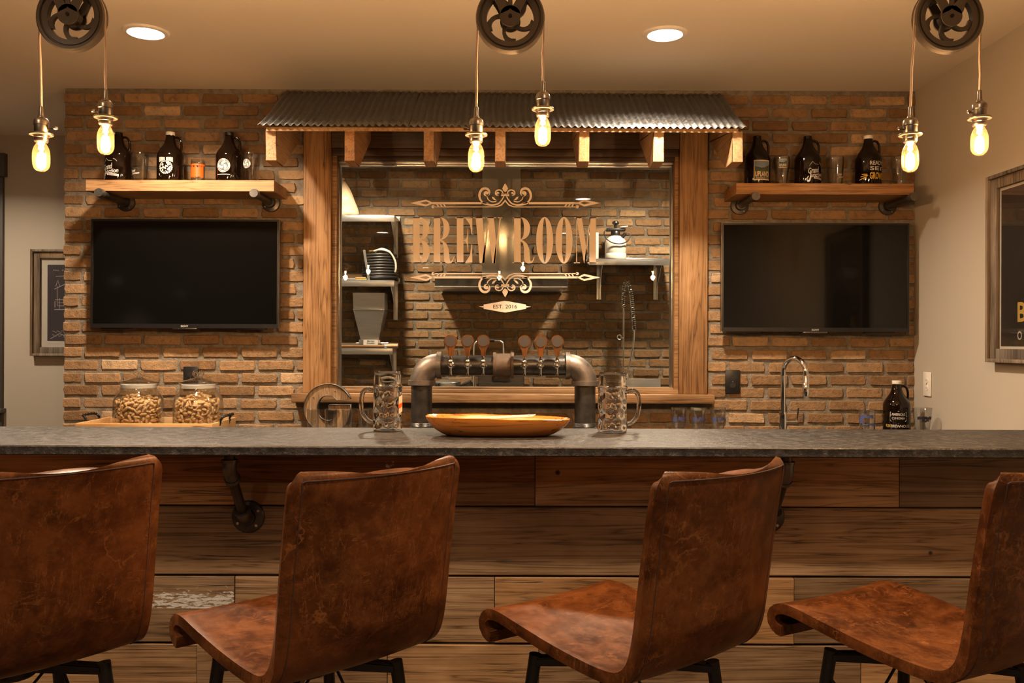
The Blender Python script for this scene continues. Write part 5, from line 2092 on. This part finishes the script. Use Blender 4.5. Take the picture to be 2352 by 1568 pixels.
prof_b = [(.150, .040, .0006, 0), (.168, .052, .002, 0), (.188, .064, .010, .2), (.210, .076, .024, .5), (.226, .084, .040, .8), (.236, .088, .055, 1), (.238, .089, .0605, 1), (.234, .086, .0625, 1), (.228, .081, .058, 1), (.214, .072, .040, .6), (.190, .058, .022, .3), (.150, .04, .014, 0)]
rs = [bowl_ring(a_, c_, z, w_) for a_, c_, z, w_ in prof_b]
for r0, r1 in zip(rs[:-1], rs[1:]):
    for j in range(na):
        jj = (j + 1) % na
        b.faces.new((r0[j], r0[jj], r1[jj], r1[j]))
b.faces.new(rs[0][::-1]); b.faces.new(rs[-1])
finish('bowl_body', b, M['bowlwood'], t, 60)
for i in range(9):
    t2 = thing('paper_coaster', 'square cream paper coaster fanned out in the wooden bowl', 'coaster', ((1144 - 1176) * KB - .095 + .021 * i, d + .004, BZ + .053 + .0012 * i), 0, 'paper coasters in the bowl')
    t2.rotation_euler = (0.0, -.075, .10 - .03 * i)
    b = B(); box(b, -.048, .048, -.046, .046, 0, .0016, .0004, 1); finish('card', b, M['card'], t2)
    if i == 8:
        tag(t2, 'cream paper coaster with a dark oval print lying on top', 'coaster')
        b = B(); plate(b, [ell(0, 0, .034, .034, 32), ell(0, 0, .026, .026, 32)], lambda p_, q_, h_: (p_, q_, .0019)); plate(b, [ell(0, 0, .016, .020, 24)], lambda p_, q_, h_: (p_, q_, .0019))
        finish('printed_oval', b, M['inkgrey'], t2, 0)

# ================================================================== BAR FAUCET
d = 4.46
x = (1799 - 1176) * d / F
t = thing('gooseneck_faucet', 'chrome gooseneck faucet on the back worktop', 'faucet', (x, d, CZ))
b = B(); lathe(b, [(0, .0), (.028, .0), (.028, .006), (.021, .010), (.0195, .10), (.0185, .112), (0, .112)], 30); finish('base', b, M['chrome'], t)
b = B()
dirv = Vector((.40, -.92, 0))
path = [Vector((0, 0, .10)), Vector((0, 0, .20)), Vector((0, 0, .30))]
Rn = .082
for i in range(1, 15):
    a = PI - PI * i / 14
    path.append(dirv * (Rn + Rn * cos(a)) + Vector((0, 0, .315 + Rn * .92 * sin(a))))
path.append(dirv * 2 * Rn + Vector((0, 0, .30)))
tube(b, path, .0128, 18); finish('spout', b, M['chrome'], t)
b = B(); e_ = dirv * 2 * Rn; lathe(b, [(0, .205), (.0145, .205), (.0165, .215), (.0165, .262), (.0152, .264), (.0152, .300), (.0130, .306), (0, .306)], 22, (e_.x, e_.y, 0)); finish('spray_head', b, M['chrome'], t)
b = B(); cyl(b, (.012, 0, .062), (.072, -.004, .062), .0135, 18); tube(b, [(.066, -.004, .066), (.074, -.004, .10), (.078, -.004, .135)], [.006, .0045, .004], 10); finish('lever', b, M['chrome'], t)

# ================================================================== BREW ROOM
def steel_shelf(label, x0, x1, ztop, depth, br, lip=.045):
    t = thing('steel_shelf', label, 'shelf', ((x0 + x1) / 2, BREWY - .012, ztop))
    w = (x1 - x0) / 2
    cx = (x0 + x1) / 2
    b = B()
    box(b, -w, w, -depth, 0, -.004, 0, .001)
    box(b, -w, w, -depth, -depth + .003, -lip, 0, .001)
    finish('shelf_top', b, M['steel'], t, 30)
    for s in (-1, 1):
        b = B(); plate(b, [[(-depth, 0), (-depth, -lip), (-.04, -.004), (0, -.004), (0, 0)]], YZ(s * w - (.002 if s > 0 else 0)), .002); finish('end_flange', b, M['steel'], t, 0)
    b = B(); box(b, -w, w, -.004, 0, 0, .035, .001); finish('upstand', b, M['steel'], t, 30)
    for bx in br:
        b = B()
        plate(b, [[(-depth * .9, -.006), (-.002, -.006), (-.002, -.27), (-.03, -.27), (-.045, -.20), (-depth * .9, -.02)]], YZ(bx - cx - .0015), .003)
        box(b, bx - cx - .016, bx - cx + .016, -.005, -.001, -.27, -.006)
        finish('bracket', b, M['steel'], t, 0)
    return t


DS = .31
FS = BREWY - .012 - DS
kS = F / FS


def zS(py):
    return H - (py - 784) / kS


def xS(px):
    return (px - 1176) / kS


sl_x1 = xS(905)
steel_shelf('stainless wall shelf holding the canvas grain sack', -1.62, sl_x1, zS(495), DS, (sl_x1 - .03,))
steel_shelf('stainless wall shelf holding the coiled black chiller', -1.62, sl_x1, zS(644), DS, (sl_x1 - .03,))
steel_shelf('stainless wall shelf holding the grain mill', -1.62, xS(902), zS(800), DS, (xS(902) - .03,))
steel_shelf('stainless wall shelf holding the pump sprayer', xS(1352), xS(1540), zS(593), DS, (xS(1385), xS(1522)))

# grain sack slumped on the top shelf
t = thing('grain_sack', 'tied canvas grain sack on the top steel shelf', 'sack', (-1.252, BREWY - .17, zS(495)))
b = B()
na, nz = 40, 24
rows = []
for i in range(nz + 1):
    u = i / nz
    z = .262 * u
    r = .160 * (1 - u) ** .80 * (1.0 if u > .08 else .86 + .14 * u / .08) + .016
    row = []
    for j in range(na):
        a = 2 * PI * j / na
        k = 1 + .10 * noise.noise((cos(a) * 1.6, sin(a) * 1.6, z * 9)) + .03 * sin(9 * a + z * 40) * (u ** 2)
        row.append(b.verts.new((r * k * cos(a) + .035 * u, .78 * r * k * sin(a) - .01, z + .001)))
    rows.append(row)
for r0, r1 in zip(rows[:-1], rows[1:]):
    for j in range(na):
        b.faces.new((r0[j], r0[(j + 1) % na], r1[(j + 1) % na], r1[j]))
b.faces.new(rows[0][::-1]); b.faces.new(rows[-1])
finish('sack_body', b, M['canvas'], t, 60)
b = B(); lathe(b, [(0, .250), (.018, .252), (.022, .258), (.014, .264), (.022, .274), (.014, .286), (0, .287)], 20, (.034, -.01, 0)); finish('tied_neck', b, M['canvas'], t, 60)

# coiled chiller
t = thing('coil_chiller', 'coiled black ribbed wort chiller with clear hose on a steel shelf', 'chiller', (xS(865), BREWY - .165, zS(644)))
b = B()
Rc = .122
pts_ = []
turns = 9.5
for i in range(int(turns * 30) + 1):
    a = 2 * PI * i / 30
    pts_.append((Rc * (1 - .10 * (i / (turns * 30)) ** 3) * cos(a), Rc * sin(a), .011 + .0196 * i / 30))
tube(b, pts_, .0098, 8)
finish('coil', b, M['rubber'], t, 60)
b = B(); lathe(b, [(0, .01), (.108, .01), (.104, .195), (0, .195)], 24); finish('coil_core', b, M['black'], t)
b = B(); box(b, -.085, -.068, -.130, -.124, .001, .212, .001)
for v in b.verts:
    v.co.x += (.1 - v.co.z) * .16
finish('strap', b, M['steel'], t, 0)
b = B(); tube(b, smooth_path([(-.045, -.085, .195), (-.02, -.10, .210), (.03, -.105, .215), (.085, -.10, .195), (.118, -.095, .14), (.125, -.095, .09), (.12, -.09, .06)], 6), .0075, 10); tube(b, smooth_path([(-.03, -.08, .20), (.02, -.06, .228), (.08, -.06, .205)], 6), .0075, 10)
finish('clear_hose', b, M['hose'], t, 60)
b = B(); cyl(b, (-.065, -.09, .205), (-.025, -.095, .205), .009, 10); cyl(b, (-.16, -.09, .016), (-.08, -.09, .016), .010, 10); finish('brass_fitting', b, M['copper'], t)

# grain mill
mx = xS(843)
t = thing('grain_mill', 'steel hopper grain mill standing on the lowest steel shelf', 'grain mill', (mx, BREWY - .165, zS(800)))


def frustum(b, x0, y0, z0, x1, y1, z1, cap=False):
    v0 = [b.verts.new((sx * x0, sy * y0, z0)) for sx, sy in ((-1, -1), (1, -1), (1, 1), (-1, 1))]
    v1 = [b.verts.new((sx * x1, sy * y1, z1)) for sx, sy in ((-1, -1), (1, -1), (1, 1), (-1, 1))]
    for i in range(4):
        b.faces.new((v0[i], v0[(i + 1) % 4], v1[(i + 1) % 4], v1[i]))
    if cap:
        b.faces.new(v0[::-1]); b.faces.new(v1)


k6 = 1 / kS
b = B(); box(b, -25 * k6, 25 * k6, -.05, .05, .010, .058, .002); finish('roller_body', b, M['alu'], t)
b = B(); box(b, -14 * k6, 20 * k6, -.0535, -.0495, .012, .056); lb = finish('label_plate', b, M['matwhite'], t, 0)
b = B()
mpz = lambda a, b_, h: (.01 + a, -.0542, b_)
add_text(b, 'Barley', mpz, .02, 0, .047, bold=.02, shear=.3, fit=.056, hfit=.013); add_text(b, 'Crusher', mpz, .02, 0, .034, bold=.02, shear=.3, fit=.060, hfit=.011)
finish('label_lettering', b, M['green'], lb, 0)
b = B(); frustum(b, 21 * k6, .045, .056, 36 * k6, .085, .262); o = finish('hopper', b, M['steel'], t, 0); solid_apply(o, [('SOLIDIFY', dict(thickness=.002))])
b = B(); frustum(b, 36 * k6, .086, .268, 37 * k6, .092, .388); o = finish('hopper_extension', b, M['steel'], t, 0); solid_apply(o, [('SOLIDIFY', dict(thickness=.002))])
b = B(); box(b, -36.5 * k6, 36.5 * k6, -.089, -.085, .264, .276, .001); finish('joint_strip', b, M['alu'], t)
for sx, z in ((-34, .281), (34, .281), (-34, .255), (34, .255), (-27, .175), (27, .175)):
    b = B(); lathe(b, [(0, -.004), (.003, -.003), (.004, 0)], 10, (sx * k6, -.088 if z > .2 else -.071, z), 'y'); finish('rivet', b, M['zinc'], t)
b = B(); cyl(b, (25 * k6, -.02, .034), (42 * k6, -.02, .034), .005, 10); cyl(b, (-25 * k6, -.02, .034), (-33 * k6, -.02, .034), .005, 10); finish('drive_shaft', b, M['zinc'], t)

# wooden paddle lying along the same shelf
t = thing('mash_paddle', 'long wooden mash paddle with a pale grip on the lowest steel shelf', 'paddle', (xS(840), FS + .035, zS(800)))
b = B(); box(b, -62 * k6, 42 * k6, -.015, .015, .003, .020, .005); finish('shaft', b, M['shelfwood'], t)
b = B(); cyl(b, (42 * k6, 0, .013), (47 * k6, 0, .013), .0125, 16); finish('ferrule', b, M['zinc'], t)
b = B(); tube(b, [(47 * k6, 0, .0145), (52 * k6, 0, .0145), (72 * k6, 0, .0145), (73 * k6, 0, .0145)], [.011, .0135, .0135, .011], 16); finish('grip', b, M['lightwood'], t)

# sprayer and carton on the right shelf
sz = zS(593)
yS = BREWY - .17
kk = F / yS
t = thing('pump_sprayer', 'white pump sprayer bottle with a black hose and pump top', 'sprayer', ((1413 - 1176) / kk, yS, sz))
b = B(); lathe(b, [(0, .001), (.068, .001), (.074, .006), (.076, .018), (.076, .048), (.0745, .051), (.076, .054), (.076, .120), (.073, .138), (.062, .156), (.045, .170), (.032, .176), (.030, .180), (0, .180)], 40); finish('tank', b, M['tankwhite'], t, 50)
b = B(); lathe(b, [(.033, .172), (.034, .176), (.033, .206), (.030, .210), (0, .210)], 28); finish('collar', b, M['black'], t, 40)
b = B(); box(b, -.070, .070, -.026, .026, .208, .232, .010, 3); lathe(b, [(0, .23), (.010, .23), (.010, .262), (0, .262)], 14); lathe(b, [(0, .258), (.020, .258), (.025, .268), (.022, .278), (.012, .284), (0, .285)], 20); finish('pump_top', b, M['black'], t, 40)
b = B(); tube(b, smooth_path([(-.066, -.02, .222), (-.086, -.04, .195), (-.075, -.075, .150), (-.03, -.088, .118), (.03, -.088, .112), (.078, -.06, .135), (.098, -.04, .172), (.090, -.03, .196), (.068, -.03, .196), (.060, -.03, .186)], 6), .0045, 10); finish('hose', b, M['rubber'], t, 60)
b = B(); cyl(b, (.066, -.03, .192), (.040, -.03, .156), .012, 14); finish('hose_fitting', b, M['black'], t)
b = B(); cyl(b, (.030, -.03, .236), (.085, -.034, .240), .006, 12); finish('spray_nozzle', b, M['zinc'], t)
t = thing('paper_carton', 'white and green carton standing beside the pump sprayer', 'carton', ((1362 - 1176) / kk, yS, sz))
b = B(); box(b, -.034, .034, -.04, .04, .001, .196, .001); finish('carton_body', b, M['matwhite'], t)
b = B(); box(b, -.034, -.006, -.0408, -.0395, .02, .175); finish('printed_panel', b, M['green'], t, 0)
b = B()
for r_ in range(12):
    box(b, .012, .030, -.0408, -.0395, .02 + .0135 * r_, .0215 + .0135 * r_)
finish('printed_lines', b, M['printink'], t, 0)
tag(t.children[-1], kind='stuff')

# extractor hood
hd = .50
fy = BREWY - .012 - hd
kH = F / fy
t = thing('range_hood', 'flat stainless extractor hood with a square steel duct', 'range hood', ((1150 - 1176) / kH, BREWY - .012, H - (660 - 784) / kH))
hw2 = 153 / kH
b = B(); box(b, -hw2, hw2, -hd, 0, 0, .008, .002); box(b, -hw2, hw2, -hd, 0, .058, .066, .002); finish('canopy', b, M['steel'], t)
b = B(); box(b, -hw2 + .004, hw2 - .004, -hd + .003, -.001, .008, .058); finish('canopy_band', b, M['black'], t)
b = B(); box(b, -.135, .135, -.30, 0, .066, CEIL - (H - (660 - 784) / kH) - .001, .003); finish('duct', b, M['ductsteel'], t)
b = B(); box(b, -.04, .04, -hd - .001, -hd + .004, .02, .045, .001); finish('control_panel', b, M['tvframe'], t)

# steel work table, pot, burner, sink back
t = thing('steel_table', 'stainless work table along the brew room wall', 'table', (-.05, BREWY - .36, 0))
b = B(); box(b, -1.55, 1.45, -.33, .33, .86, .90, .004); finish('table_top', b, M['steel'], t)
for sx in (-1.45, 0, 1.35):
    for sy in (-.28, .28):
        b = B(); cyl(b, (sx, sy, .002), (sx, sy, .86), .02, 14); finish('leg', b, M['steel'], t)
b = B(); box(b, -1.50, 1.40, -.30, .30, .28, .30, .003); finish('under_shelf', b, M['steel'], t)

dT = BREWY - .42
kT = F / dT
t = thing('steel_pot', 'stainless saucepan with a lid and black side handle', 'pot', ((1028 - 1176) / kT, dT, .90))
b = B(); lathe(b, [(0, .001), (.086, .001), (.09, .006), (.09, .195), (.093, .198), (.086, .199), (.086, .02), (0, .02)], 40); finish('pot_body', b, M['steel'], t, 40)
b = B(); lathe(b, [(.092, .199), (.09, .204), (.04, .216), (0, .219)], 40); lathe(b, [(0, .218), (.006, .219), (.006, .229), (.018, .232), (.018, .237), (0, .239)], 18); finish('lid', b, M['steel'], t, 40)
b = B(); tube(b, [(.088, 0, .170), (.13, -.02, .186), (.165, -.03, .204)], [.012, .016, .014], 12); finish('handle', b, M['black'], t)
b = B(); box(b, -.075, -.055, -.094, -.07, .165, .195, .003); finish('side_grip', b, M['black'], t)

t = thing('burner_cart', 'black boxy burner with a tall steel bail handle behind the taps', 'burner', ((1152 - 1176) / kT, dT, .90))
b = B(); box(b, -.155, .155, -.13, .13, .001, .245, .006); finish('burner_body', b, M['black'], t)
b = B(); tube(b, smooth_path([(-.185, -.09, .02), (-.185, -.09, .30), (-.185, -.09, .440), (-.165, -.09, .478), (-.13, -.09, .486), (-.035, -.09, .486), (0, -.09, .478), (.014, -.09, .440), (.014, -.09, .25)], 6), .0055, 10); finish('bail_handle', b, M['steel'], t)
b = B(); cyl(b, (-.118, -.09, .486), (-.048, -.09, .486), .011, 14); finish('grip', b, M['rubber'], t)
b = B(); box(b, -.062, .058, -.16, -.11, .21, .246, .004); finish('drip_drawer', b, M['glassedge'], t)

dF = BREWY - .25
kF = F / dF
t = thing('spray_faucet', 'commercial pre-rinse faucet with a chrome spring hose', 'faucet', ((1432 - 1176) / kF, dF, .90))
zq = lambda py: H - (py - 784) / kF - .90
xq = lambda px: (px - 1432) / kF
b = B(); lathe(b, [(0, .001), (.03, .001), (.028, .02), (.018, .05), (0, .05)], 20); cyl(b, (0, 0, .04), (0, 0, zq(706)), .0065, 12); finish('riser', b, M['chrome'], t)
sp = smooth_path([(0, 0, zq(706)), (xq(1431), 0, zq(672)), (xq(1434), 0, zq(654)), (xq(1439), 0, zq(646)), (xq(1445), -.01, zq(656)), (xq(1450), -.02, zq(690)), (xq(1453), -.03, zq(730)), (xq(1455), -.03, zq(757))], 10)
b = B()
n = len(sp)
cum = [0.0]
for i in range(1, n):
    cum.append(cum[-1] + (sp[i] - sp[i - 1]).length)
coil = []
N = 900
for q in range(N + 1):
    s_ = cum[-1] * q / N
    i = max(1, next((k for k in range(n) if cum[k] >= s_ - 1e-9), n - 1))
    u = (s_ - cum[i - 1]) / max(1e-9, cum[i] - cum[i - 1])
    p_ = sp[i - 1].lerp(sp[i], u)
    tn = (sp[i] - sp[i - 1]).normalized()
    n1 = Vector((0, 1, 0)) - tn * tn.y
    n1.normalize()
    n2 = tn.cross(n1)
    a = s_ / .014 * 2 * PI
    coil.append(p_ + (n1 * cos(a) + n2 * sin(a)) * .0155)
tube(b, coil, .0029, 5); finish('spring', b, M['chrome'], t, 60)
b = B(); tube(b, sp, .006, 8); finish('inner_hose', b, M['rubber'], t, 60)
b = B(); tube(b, smooth_path([(xq(1455), -.03, zq(757)), (xq(1453), -.03, zq(790)), (xq(1446), -.03, zq(830)), (xq(1438), -.02, zq(858))], 6), .007, 12); lathe(b, [(0, zq(870)), (.018, zq(870)), (.018, zq(862)), (.009, zq(856)), (0, zq(856))], 16, (xq(1438), -.02, 0)); finish('spray_wand', b, M['chrome'], t, 60)
b = B(); cyl(b, (0, 0, zq(775)), (-.028, -.02, zq(773)), .006, 10); lathe(b, [(.014, -.004), (.019, 0), (.014, .004), (.010, 0), (.014, -.004)], 18, (-.030, -.02, zq(773)), 'y'); finish('wall_hook', b, M['chrome'], t, 60)

dK = BREWY - .06
kK = F / dK
t = thing('steel_splashback', 'low stainless sink splashback beside the spray faucet', 'splashback', ((1480 - 1176) / kK, BREWY - .012, .902))
hs = H - (869 - 784) / kK - .902
b = B(); box(b, -.165, .125, -.045, 0, 0, hs, .002)
for v in b.verts:
    if v.co.z > hs * .5:
        v.co.y *= .55
        v.co.x *= .985
finish('splash_panel', b, M['steel'], t)
